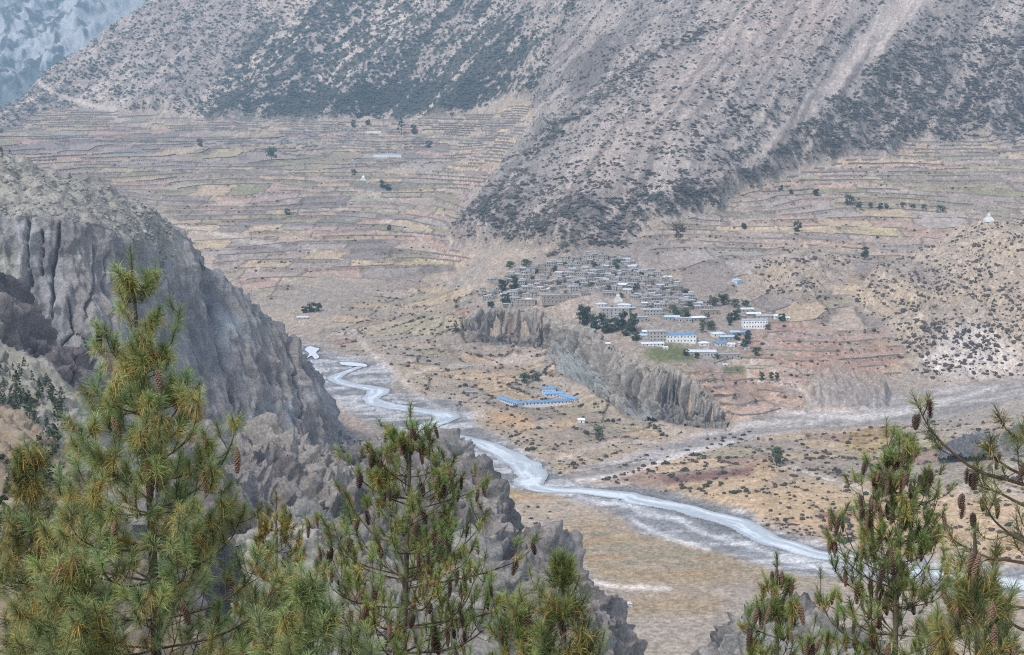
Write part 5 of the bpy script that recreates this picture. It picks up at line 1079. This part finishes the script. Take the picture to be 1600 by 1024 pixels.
for pts, lb in WALLS:
    P2 = crom(pts, 12 * len(pts)); Q = locate(P2[:, 0], P2[:, 1]); k = len(Q); T = np.gradient(Q, axis=0)[:, :2]; T /= np.linalg.norm(T, axis=1)[:, None] + 1e-9; Nn = np.c_[-T[:, 1], T[:, 0]]
    Q[:, :2] += (np.random.default_rng(k).random((k, 2)) - .5) * 2.4; Q[:, 2] = terrain(Q[:, 0], Q[:, 1]); h_ = -.5 + 2.2 * vn(np.arange(k) / 1.5, np.full(k, Q[0, 0]), 3); V = []
    for s_, t_ in ((-.6, 0), (-.4, 1), (.4, 1), (.6, 0)): V.append(np.c_[Q[:, :2] + Nn * s_, Q[:, 2] - .6 + t_ * (h_ + .6)])
    V = np.stack(V, 1).reshape(-1, 3); Fq = np.array([(i * 4 + j, i * 4 + j + 1, i * 4 + 5 + j, i * 4 + 4 + j) for i in range(k - 1) for j in range(3)])
    tag(link('stone_wall', mesh_np('stone_wall', V, Fq, M_DW)), lb, 'wall', None, 'thing')

# ------------------------------------------------------------------ terrace walls: one ribbon along each riser, cut at plot ends
def trace_terraces():
    fl_ = np.floor(lv).astype(int); cr2 = (fl_[1:] != fl_[:-1]) & (tm[1:] > .35) & vis_t[1:] & (hR[1:] < .3)
    rr_, cc_ = np.nonzero(cr2.T)[1], np.nonzero(cr2.T)[0]          # ordered by column
    act, done = {}, []
    for r0_, c0_ in zip(rr_, cc_):
        n_ = max(fl_[r0_, c0_], fl_[r0_ + 1, c0_]); best = None
        for ch in act.get(n_, []):
            if c0_ - ch[-1][1] <= 2 and abs(ch[-1][0] - r0_) <= 4 and ch[-1][1] != c0_: best = ch; break
        if best is None: best = []; act.setdefault(n_, []).append(best)
        a_, b_ = lv[r0_, c0_], lv[r0_ + 1, c0_]; t_ = (n_ - a_) / (b_ - a_ + 1e-9); best.append((r0_, c0_, D[r0_, c0_] * (1 - t_) + D[r0_ + 1, c0_] * t_, n_))
        act[n_] = [q for q in act[n_] if c0_ - q[-1][1] <= 3 or (done.append(q) and False)]
    for v_ in act.values(): done += v_
    return done
rt = random.Random(3); segs = []
for ch in trace_terraces():
    i = rt.randint(0, 12)
    while i < len(ch) - 8:
        n_ = rt.choice([12, 18, 26, 40, 60, 90]); s_ = ch[i:i + n_]; i += n_ + rt.choice([3, 6, 10, 20, 40])
        if len(s_) >= 8: segs.append(s_)
segs.sort(key=lambda s_: -len(s_) * (1 if s_[0][2] > 0 else 1)); 
def ribbon(s_):
    a_ = np.array(s_, float); st = max(1, int(len(a_) / 24)); a_ = a_[::2] if len(a_) > 10 else a_; c_ = a_[:, 1].astype(int); Dm = a_[:, 2].copy()
    Dm[1:-1] = (Dm[:-2] + Dm[1:-1] * 2 + Dm[2:]) / 4; x_ = us[c_] * Dm; y_ = Dm; z_ = terrain(x_, y_) ; k = len(x_)
    hh = np.clip(Dm / 1487 * .8, .8, 2.6) * (.45 + .9 * vn(np.arange(k) * .9, np.full(k, float(s_[0][3])), 9)); V = []
    for o_, t_ in ((-1.0, -1.5), (-.8, 1), (.6, 1), (1.2, -1.5)): V.append(np.c_[x_, y_ + o_, z_ + np.where(t_ > 0, hh, t_)])
    V = np.stack(V, 1).reshape(-1, 3); Fq = np.array([(i * 4 + j, i * 4 + j + 1, i * 4 + 5 + j, i * 4 + 4 + j) for i in range(k - 1) for j in range(3)]); return V, Fq
M_TWL = mat('terrace_stone', (.165, .145, .12), .95, .1, .4, .15)
big_, rest = segs[:285], segs[285:900]
side = lambda s_: 'right' if us[s_[len(s_) // 2][1]] * s_[0][2] > 0 else 'left'
lvls = {}
for s_ in big_: lvls.setdefault((side(s_), s_[0][3]), []).append(s_)
for sd_ in ('left', 'right'):
    ks_ = sorted(k for k in lvls if k[0] == sd_)
    for li, k in enumerate(ks_):
        for qi, s_ in enumerate(sorted(lvls[k], key=lambda s_: s_[0][1])):
            V, Fq = ribbon(s_); tag(link('terrace_wall', mesh_np('terrace_wall', V, Fq, M_TWL)), 'dark stone terrace wall, ' + ordn(qi) + ' from left on ' + ordn(li) + ' level up the ' + sd_ + ' fields', 'wall', 'terrace walls of the ' + sd_ + ' fields', 'thing')
Vs, Fs, o_ = [], [], 0
for s_ in rest: V, Fq = ribbon(s_); Vs.append(V); Fs.append(Fq + o_); o_ += len(V)
if Vs: tag(link('terrace_edges', mesh_np('terrace_edges', np.concatenate(Vs), np.concatenate(Fs), M_TWL)), 'short broken terrace edges across the fields', kind='stuff')

# ------------------------------------------------------------------ near hillside under the foreground pines
gx, gy = np.meshgrid(np.linspace(-60, 60, 120), np.linspace(-12, 95, 110))
gz = 348.3 - .40 * np.clip(gy, -12, 60) - .8 * np.clip(gy - 60, 0, 99) + (fbm(gx / 6, gy / 6, 4, 200) - .5) * 1.2 - .004 * gx ** 2 * 0
Cg = mixc(np.zeros(gx.shape + (3,)) + np.array([.22, .17, .11]), (.12, .13, .06), ss(.45, .6, fbm(gx / 3, gy / 3, 4, 201)))
tag(link('hillside', mesh_np('hillside', np.stack([gx, gy, gz], -1).reshape(-1, 3), gridfaces(110, 120), M_SLOPE, Cg.reshape(-1, 3), smooth=True)), 'steep grassy hillside under the near pines', kind='structure')
def ground_z(x, y): return 348.3 - .40 * min(max(y, -12), 60) - .8 * max(y - 60, 0)

# ------------------------------------------------------------------ foreground pines
def mat_needle():
    m = bpy.data.materials.new('pine_needles'); m.use_nodes = True; N, L_ = m.node_tree.nodes, m.node_tree.links
    b = N['Principled BSDF']; b.inputs['Roughness'].default_value = .5; b.inputs['Specular IOR Level'].default_value = .35
    a = N.new('ShaderNodeAttribute'); a.attribute_name = 'Col'; L_.new(a.outputs['Color'], b.inputs['Base Color'])
    tr = N.new('ShaderNodeBsdfTranslucent'); L_.new(a.outputs['Color'], tr.inputs['Color']); mx = N.new('ShaderNodeMixShader'); mx.inputs[0].default_value = .42
    L_.new(b.outputs[0], mx.inputs[1]); L_.new(tr.outputs[0], mx.inputs[2]); L_.new(mx.outputs[0], N['Material Output'].inputs['Surface']); return m
M_NE = mat_needle(); M_PBARK = mat('pine_bark', (.10, .085, .07), .95, .1, .35, 25); M_TWIG = mat('pine_twig', (.10, .075, .05), .9, .15, .3, 30)
M_CONE = mat('pine_cone_brown', (.165, .105, .072), .85, .2, .35, 40); M_CONED = mat('pine_cone_dark', (.085, .055, .042), .85, .2, .35, 40)
def cone_mesh(open_, m):
    b = MB(); n_r = 13; L_ = 1.0
    b.tube([(0, 0, .04), (0, 0, -.1), (0, 0, -.5), (0, 0, -.95)], [.02, .07, .09, .02], 6)
    for i in range(n_r):
        t_ = (i + .5) / n_r; z_ = -.06 - .9 * t_; rad = (.15 if not open_ else .23) * math.sin(math.pi * min(1, .18 + .78 * t_)) ** .7; k = 7
        for j in range(k):
            a = 2 * math.pi * (j + .5 * (i % 2)) / k; ca, sa = math.cos(a), math.sin(a); dz = (-.05 if not open_ else -.015); w_ = .055 if not open_ else .06; rr = rad * (.92 + .16 * random.random())
            p0 = (ca * .05, sa * .05, z_ + .05); t = (-sa * w_, ca * w_)
            b.add([p0, (ca * rr * .8 + t[0], sa * rr * .8 + t[1], z_ + dz * .4), (ca * rr * 1.05, sa * rr * 1.05, z_ + dz), (ca * rr * .8 - t[0], sa * rr * .8 - t[1], z_ + dz * .4), (ca * rr * .5, sa * rr * .5, z_ + dz * .2 - .02)], [(0, 1, 2, 3), (4, 2, 1), (4, 3, 2)])
    return b.mesh('pine_cone', m)
CONES = [cone_mesh(False, M_CONE), cone_mesh(True, M_CONED), cone_mesh(False, M_CONED)]
def needles_np(T, r):
    """T rows: x,y,z, dx,dy,dz, shoot length, n, needle length, spread(0..1), droop, r,g,b, width -> V,F,C"""
    Vs, Cs = [], []
    for t in T:
        n = int(t[7]); p = np.array(t[:3]); d = np.array(t[3:6]); d /= np.linalg.norm(d); sl, nl, sp, dr, wd_ = t[6], t[8], t[9], t[10], t[14]
        u = r.random(n) ** .8; base = p - d[None] * (u * sl)[:, None]
        q = r.normal(size=(n, 3)); q -= (q @ d)[:, None] * d; q /= np.linalg.norm(q, axis=1)[:, None] + 1e-9
        al = sp * (.35 + .9 * r.random(n)) * (.55 + .7 * u); nd = d[None] * np.cos(al)[:, None] + q * np.sin(al)[:, None]
        ln = nl * (.75 + .4 * r.random(n)); g = np.array([0, 0, -1.0])
        midp = base + nd * (ln * .55)[:, None] + g * (dr * ln * .10)[:, None]; tip = base + nd * (ln * .93)[:, None] + g * (dr * ln * (.3 + .3 * r.random(n)))[:, None]
        w = np.cross(nd, r.normal(size=(n, 3))); w /= np.linalg.norm(w, axis=1)[:, None] + 1e-9; w *= wd_ * .52
        Vs.append(np.stack([base - w * .7, base + w * .7, midp + w, midp - w, tip], 1).reshape(-1, 3))
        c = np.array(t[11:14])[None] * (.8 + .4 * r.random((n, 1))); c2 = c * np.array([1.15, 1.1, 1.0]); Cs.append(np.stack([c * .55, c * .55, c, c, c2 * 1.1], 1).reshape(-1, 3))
    V = np.concatenate(Vs); k = len(V) // 5; o = (np.arange(k) * 5)[:, None, None]
    return V, (np.array([(0, 1, 2), (0, 2, 3), (3, 2, 4)])[None] + o).reshape(-1, 3), np.concatenate(Cs)
class Pine:
    def __init__(s, label, D, trunk, env, seed, green=(.085, .115, .052), yellow=(.62, .40, .11), nl=.17, nn=70, sh=.22, spread=1.0, droop=.6, cone=.2, dark=.3, whorl=.42, nb=(4, 6), ytuft=.25, sub=1.0, conelen=.20, width=.0042, top=None, upright=1.0, depth=1.0):
        s.__dict__.update(locals()); s.r = np.random.default_rng(seed); s.k = D / F; s.nc = 0; s.nt = 0
        s.root = empty('pine_tree'); T = at(*np.array([(a, b, D) for a, b in trunk], float).T); gz_ = ground_z(T[-1][0], D) - .2
        if T[-1][2] > gz_: T = np.vstack([T, [T[-1][0] + .02, D, gz_]])
        T = T[::-1]; s.base = T[0].copy(); s.root.location = s.base; s.T = crom(T - s.base, 40); s.T[:, 1] += .06 * (vn(np.arange(40) / 6.0, np.zeros(40), seed) - .5)
        n = len(s.T); H = s.T[-1][2]; rad = .014 + .0085 * H * (1 - np.linspace(0, 1, n)) ** 1.35; rad[-6:] = np.linspace(rad[-6], .007, 6)
        b = MB(); b.tube(s.T, rad, 9); child('trunk', b.mesh('trunk', M_PBARK, smooth=True), s.root)
        tag(s.root, label, 'pine tree')
        s.lead = [s.mk(s.T[-1], s.T[-1] - s.T[-4], 1.4)]
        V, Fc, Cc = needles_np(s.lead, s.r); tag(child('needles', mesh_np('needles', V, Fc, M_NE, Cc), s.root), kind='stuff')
    def w(s, px, py, dd=0.0): return at(px, py, s.D + dd) - s.base
    def mk(s, p, d, big=1.0, yel=False):
        r = s.r; g = np.array(s.green) * (.5 + .85 * r.random()) * np.array([1 + .25 * (r.random() - .5), 1, 1 + .3 * (r.random() - .4)])
        if yel: g = np.array(s.yellow) * (.7 + .5 * r.random()); 
        s.nt += 1
        return [*p, *d, s.sh * big * (.8 + .4 * r.random()), s.nn * 1.2 * big * (.7 + .6 * r.random()) * (.6 if yel else 1), s.nl * (.85 + .3 * r.random()), s.spread * (1.0 if not yel else 1.5), s.droop * (1 if not yel else 2.2), *g, s.width]
    def cone_at(s, p):
        r = s.r; k = r.choice(3, p=[.6 * (1 - s.dark) / .6 if False else 1 - s.dark, s.dark * .6, s.dark * .4]); o = child('pine_cone', CONES[k], s.root); L_ = s.conelen * (.75 + .5 * r.random())
        o.location = p; o.scale = (L_, L_, L_); o.rotation_euler = ((r.random() - .5) * .45, (r.random() - .5) * .45, r.random() * 6); s.nc += 1
    def branch(s, pts, sub=None, cones=None, n_y=None, r0=None):
        r = s.r; P = crom(np.array(pts), 12); L_ = np.linalg.norm(np.diff(P, axis=0), axis=1).sum(); b = MB(); r0 = r0 or (.005 + .0065 * L_)
        b.tube(P, np.linspace(r0, .004, 12), 5); tl = []
        cp_ = s.cone if cones is None else cones
        d = P[-1] - P[-3]; tl.append(s.mk(P[-1], d))
        if r.random() < s.ytuft * 1.6: tl.append(s.mk(P[-1] - d * .9, d + np.array([0, 0, -.25]), .6, True))
        if r.random() < cp_ * 1.3:
            for q in range(r.integers(1, 4)): s.cone_at(P[-2] + r.normal(size=3) * .03 - np.array([0, 0, .02]))
        nsub = int((sub if sub is not None else 3 + L_ * 8.0) * s.sub * .85)
        for i in range(nsub):
            t = .12 + .83 * (i + r.random()) / max(1, nsub); k = min(10, int(t * 11)); p0 = P[k] * (1 - (t * 11 - k)) + P[k + 1] * (t * 11 - k)
            ax = P[min(11, k + 1)] - P[k]; ax /= np.linalg.norm(ax) + 1e-9; q = r.normal(size=3); q[2] = q[2] * .5 + .35 * s.upright; q -= (q @ ax) * ax * .6; q /= np.linalg.norm(q) + 1e-9
            sl = (.16 + .22 * L_ * (1 - t * .6)) * (.6 + .7 * r.random()); e1_ = p0 + (ax * .45 + q * .7) * sl * .6; e2_ = e1_ + (ax * .25 + q * .45 + np.array([0, 0, .6 * s.upright])) * sl * .5
            SP_ = crom([p0, e1_, e2_], 6); b.tube(SP_, np.linspace(.0065, .0035, 6), 4); dd = SP_[-1] - SP_[-2]; tl.append(s.mk(SP_[-1], dd))
            if r.random() < s.ytuft: tl.append(s.mk(SP_[-2], dd + np.array([0, 0, -.02]), .65, True))
            if r.random() < cp_: s.cone_at(SP_[-2] + r.normal(size=3) * .015)
        br_ = child('branch', b.mesh('branch', M_TWIG), s.root)
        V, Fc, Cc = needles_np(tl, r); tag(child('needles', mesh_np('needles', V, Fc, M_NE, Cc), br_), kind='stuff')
    def pb(s, pxs, dd=0.0, **k):
        """branch given by survey points, swinging out in depth by dd metres towards its tip"""
        n = len(pxs); s.branch([s.w(a, b, dd * i / (n - 1)) for i, (a, b) in enumerate(pxs)], **k)
    def grow(s, y0, y1, skip_low=True):
        r = s.r; E = np.array(s.env, float); TT = s.T; z_top = s.w(0, y0)[2]; z_bot = s.w(0, y1)[2]; z_ = z_top
        a0 = r.random() * 6.28
        while z_ > z_bot:
            k = int(np.argmin(np.abs(TT[:, 2] - z_))); p0 = TT[k].copy(); p0[2] = z_
            _, py_ = proj(*(p0 + s.base)); n = r.integers(*s.nb); a0 += .7
            for j in range(n):
                a = a0 + 6.283 * j / n + r.normal() * .25; hw_ = np.interp(py_ - 30, E[:, 0], E[:, 1]) * s.k * (.7 + .42 * r.random()); ln = hw_
                up = ln * (.42 + .25 * r.random()) * s.upright
                d = np.array([math.cos(a), math.sin(a) * s.depth, 0]); m1_ = p0 + d * ln * .5 + np.array([0, 0, up * .22]); m2_ = p0 + d * ln * .85 + np.array([0, 0, up * .62]); e_ = p0 + d * ln + np.array([0, 0, up + .12])
                s.branch([p0, m1_, m2_, e_])
            z_ -= s.whorl * (.75 + .5 * r.random())
# tall left pine
BG = (.34, .42, .17)
p = Pine('tall bluish green pine with long drooping needles at the left of the picture', 16.0, [(203,384),(211,470),(217,560),(226,660),(234,780),(240,900),(246,1060)], [(470,20),(560,36),(620,58),(700,92),(780,118),(850,175),(950,200),(1150,215)], 3, green=BG, nl=.175, nn=95, sh=.20, spread=.95, droop=.55, cone=.03, dark=.3, whorl=.36, nb=(4, 7), ytuft=.36, conelen=.26)
for q, dd in [([(216,470),(228,452),(240,428)], .1), ([(212,455),(203,445),(197,430)], -.1), ([(215,510),(200,490),(188,458)], .1), ([(216,520),(232,512),(240,492)], -.15), ([(220,575),(248,562),(268,535),(282,482)], .15), ([(219,585),(190,568),(172,545),(164,512)], -.1),
              ([(225,650),(190,640),(160,625),(146,600)], .2), ([(224,600),(232,560),(236,530)], -.2), ([(228,690),(262,660),(285,625),(294,592)], .2), ([(230,730),(280,700),(305,660),(312,615)], -.2), ([(232,800),(300,770),(350,720),(374,650)], .3), ([(236,860),(150,830),(110,800),(100,770)], .2), ([(232,780),(175,740),(130,700),(128,670)], -.2)]: p.pb(q, dd, sub=3 + len(q))
for q in [(178,640),(216,560),(228,563),(210,562),(143,680),(175,672),(235,562),(182,600),(370,722),(180,835)]: p.cone_at(p.w(q[0], q[1] - 22))
for q in [(213,590),(220,585),(226,590),(175,610),(222,600),(235,590),(205,590)]:
    V, Fc, Cc = needles_np([p.mk(p.w(q[0], q[1] - 30), np.array([.05, 0, -.3]), .9, True)], p.r); tag(child('needles', mesh_np('needles', V, Fc, M_NE, Cc), p.root), kind='stuff')
p.grow(585, 1130)
PINES = [p]
DG = (.28, .345, .11)
# middle pine with many cones
p = Pine('dark green pine loaded with hanging cones in the centre left', 22.0, [(641,632),(641,700),(638,800),(635,880),(630,1060)], [(650,14),(690,34),(720,60),(800,95),(870,120),(940,165),(1150,190)], 8, green=DG, nl=.155, nn=62, sh=.17, spread=.85, droop=.35, cone=.27, dark=.6, whorl=.40, nb=(3, 6), ytuft=.3, conelen=.23, width=.005, upright=1.2)
for q, dd in [([(640,700),(622,690),(602,665)], .2), ([(640,690),(655,675),(664,668)], -.2), ([(638,790),(590,770),(555,740),(543,712)], .3), ([(638,760),(600,730),(580,700)], -.3), ([(638,800),(690,785),(735,770),(758,752)], .3), ([(637,850),(590,840),(555,800),(540,770)], -.3), ([(635,890),(700,870),(745,830),(760,800)], .4), ([(634,920),(740,900),(800,880),(815,868)], .3), ([(632,980),(760,960),(820,930),(838,915)], .2), ([(634,900),(560,880),(525,840),(505,815)], .2), ([(638,800),(660,760),(690,730)], .1)]: p.pb(q, dd, sub=4 + len(q))
p.grow(705, 1130); PINES.append(p)
p = Pine('small yellow-green pine with a cluster of open cones between the two larger pines', 27.0, [(431,770),(432,850),(432,1060)], [(780,12),(830,40),(900,60),(1150,95)], 12, green=(.27, .27, .07), nl=.15, nn=55, sh=.17, spread=.8, droop=.3, cone=.12, dark=.3, whorl=.42, nb=(4, 6), ytuft=.4, conelen=.22, width=.006); p.grow(830, 1110); PINES.append(p)
p = Pine('blue-green young pine at the bottom between the tall left pine and the cone-laden pine', 14.5, [(480,915),(482,980),(484,1080)], [(930,20),(980,60),(1040,100),(1150,120)], 15, green=BG, nl=.19, nn=80, sh=.24, cone=.02, whorl=.34, ytuft=.15); p.grow(930, 1130); PINES.append(p)
p = Pine('young pine with pale needles at the left edge in front of the brown slope', 18.0, [(46,745),(50,850),(52,1060)], [(760,14),(820,45),(900,70),(1000,95),(1150,100)], 17, green=(.27, .31, .12), nl=.19, nn=80, sh=.24, cone=.05, whorl=.38, ytuft=.35); p.grow(730, 1120); PINES.append(p)
p = Pine('low pine filling the bottom left corner', 15.0, [(112,880),(116,960),(118,1090)], [(900,20),(960,60),(1040,90),(1150,100)], 19, green=BG, nl=.19, nn=80, sh=.24, cone=.05, whorl=.36, ytuft=.35); p.grow(900, 1130); PINES.append(p)
p = Pine('slender pine shoot with one long cone in front of the grey spur', 14.0, [(878,885),(880,950),(882,1080)], [(900,14),(950,26),(1000,50),(1150,80)], 21, green=(.24, .29, .10), nl=.17, nn=70, sh=.24, spread=.8, droop=.4, cone=.12, whorl=.34, ytuft=.3, conelen=.24); p.grow(905, 1130)
for q, dd in [([(880,1010),(870,960),(862,930)], .1), ([(882,1040),(905,1000),(915,960)], .1), ([(882,1060),(930,1030),(945,985)], .2)]: p.pb(q, dd, sub=2)
p.cone_at(p.w(872, 950)); PINES.append(p)
p = Pine('pine top just rising over the bottom edge right of the grey spur', 17.0, [(812,955),(814,1000),(815,1090)], [(965,18),(1010,60),(1150,100)], 22, green=DG, nl=.16, nn=60, sh=.18, spread=.85, droop=.35, cone=.15, whorl=.36); p.grow(970, 1120); PINES.append(p)
p = Pine('small pine with a bundle of long brown cones in front of the rock knob', 20.0, [(1214,866),(1214,940),(1214,1080)], [(880,14),(920,26),(960,46),(1000,60),(1150,75)], 24, green=DG, nl=.15, nn=58, sh=.17, spread=.75, droop=.3, cone=.12, dark=.15, whorl=.36, nb=(3, 5), ytuft=.2, conelen=.26, width=.0048); p.grow(930, 1120)
for q in [(1206,905),(1214,900),(1222,905),(1200,955),(1190,965),(1210,950)]: p.cone_at(p.w(q[0], q[1] - 12))
PINES.append(p)
# right pine
p = Pine('full dark green pine with a crown of brown cones at the right', 21.0, [(1405,680),(1408,760),(1405,860),(1400,960),(1398,1070)], [(700,22),(740,42),(800,62),(860,78),(920,100),(1000,120),(1150,140)], 27, green=DG, nl=.15, nn=60, sh=.17, spread=.8, droop=.3, cone=.22, dark=.45, whorl=.36, nb=(4, 6), ytuft=.28, conelen=.23, width=.0046, upright=1.2)
for q, dd in [([(1406,740),(1390,710),(1384,672)], .1), ([(1407,745),(1422,715),(1428,685)], -.1), ([(1405,860),(1370,830),(1352,790),(1345,742)], .3), ([(1403,900),(1350,880),(1325,840),(1315,800)], .2), ([(1405,850),(1440,830),(1462,790),(1468,752)], .2), ([(1402,950),(1350,930),(1310,900),(1305,880)], .2), ([(1407,780),(1385,750),(1372,725)], -.2), ([(1407,790),(1430,765),(1446,738)], .2), ([(1400,1000),(1370,970),(1300,950),(1292,935)], .1)]: p.pb(q, dd, sub=4 + len(q))
for q in [(1395,740),(1402,755),(1412,750),(1420,735),(1388,765),(1425,770),(1436,755),(1450,745),(1398,720),(1410,775),(1346,785),(1312,818),(1384,750)]: p.cone_at(p.w(q[0] + random.uniform(-3, 3), q[1] - 12, -.15))
p.grow(730, 1120); PINES.append(p)
# right edge pine: trunk outside the frame, long limbs reaching in
p = Pine('pine reaching in from the right edge with long bare limbs and dark open cones', 13.0, [(1690,560),(1692,700),(1690,900),(1690,1180)], [(600,60),(700,95),(800,120),(900,150),(1200,180)], 31, green=(.22, .26, .09), nl=.16, nn=66, sh=.17, spread=.95, droop=.35, cone=.12, dark=.8, whorl=.30, nb=(4, 6), ytuft=.3, conelen=.20, width=.004)
for q, dd, sb in [([(1690,790),(1600,757),(1530,737),(1480,700),(1450,665),(1427,618)], .1, 5), ([(1690,760),(1600,742),(1560,720),(1535,695)], -.1, 4), ([(1690,830),(1600,790),(1560,770),(1530,760)], .2, 6), ([(1690,860),(1610,850),(1560,820),(1540,790)], -.2, 7), ([(1690,900),(1600,880),(1540,870),(1500,850)], .2, 9), ([(1690,720),(1640,700),(1600,690),(1580,680)], .1, 5), ([(1690,960),(1600,950),(1530,940),(1490,915)], 0, 11), ([(1690,1040),(1600,1020),(1530,1000),(1480,970)], .2, 12), ([(1690,1100),(1600,1080),(1520,1050),(1470,1010)], -.1, 12), ([(1690,1000),(1600,985),(1560,950),(1550,900)], .1, 10)]: p.pb(q, dd, sub=sb, r0=.022)
for q in [(1436,650),(1430,652),(1562,712),(1518,745),(1522,740),(1512,735),(1504,775),(1506,790),(1536,780),(1520,805),(1560,790),(1556,782)]:
    o = child('pine_cone', CONES[1 if q[0] < 1550 else 2], p.root); o.location = p.w(q[0], q[1] - 4, -.05); o.scale = (.155,) * 3; o.rotation_euler = (random.uniform(-.2, .2), random.uniform(-.2, .2), random.random() * 6)
PINES.append(p)
p = Pine('upright pine shoot wrapped around one big brown cone at the lower right', 12.0, [(1524,830),(1526,900),(1528,1000),(1530,1180)], [(850,8),(900,16),(960,50),(1040,90),(1200,110)], 35, green=(.23, .27, .10), nl=.16, nn=60, sh=.22, spread=.7, droop=.3, cone=.15, dark=.2, whorl=.34, ytuft=.35, conelen=.20, width=.0038)
for q in [(1524,882),(1520,880),(1530,884)]: p.cone_at(p.w(q[0], q[1] - 20, -.03))
p.grow(930, 1160); PINES.append(p)
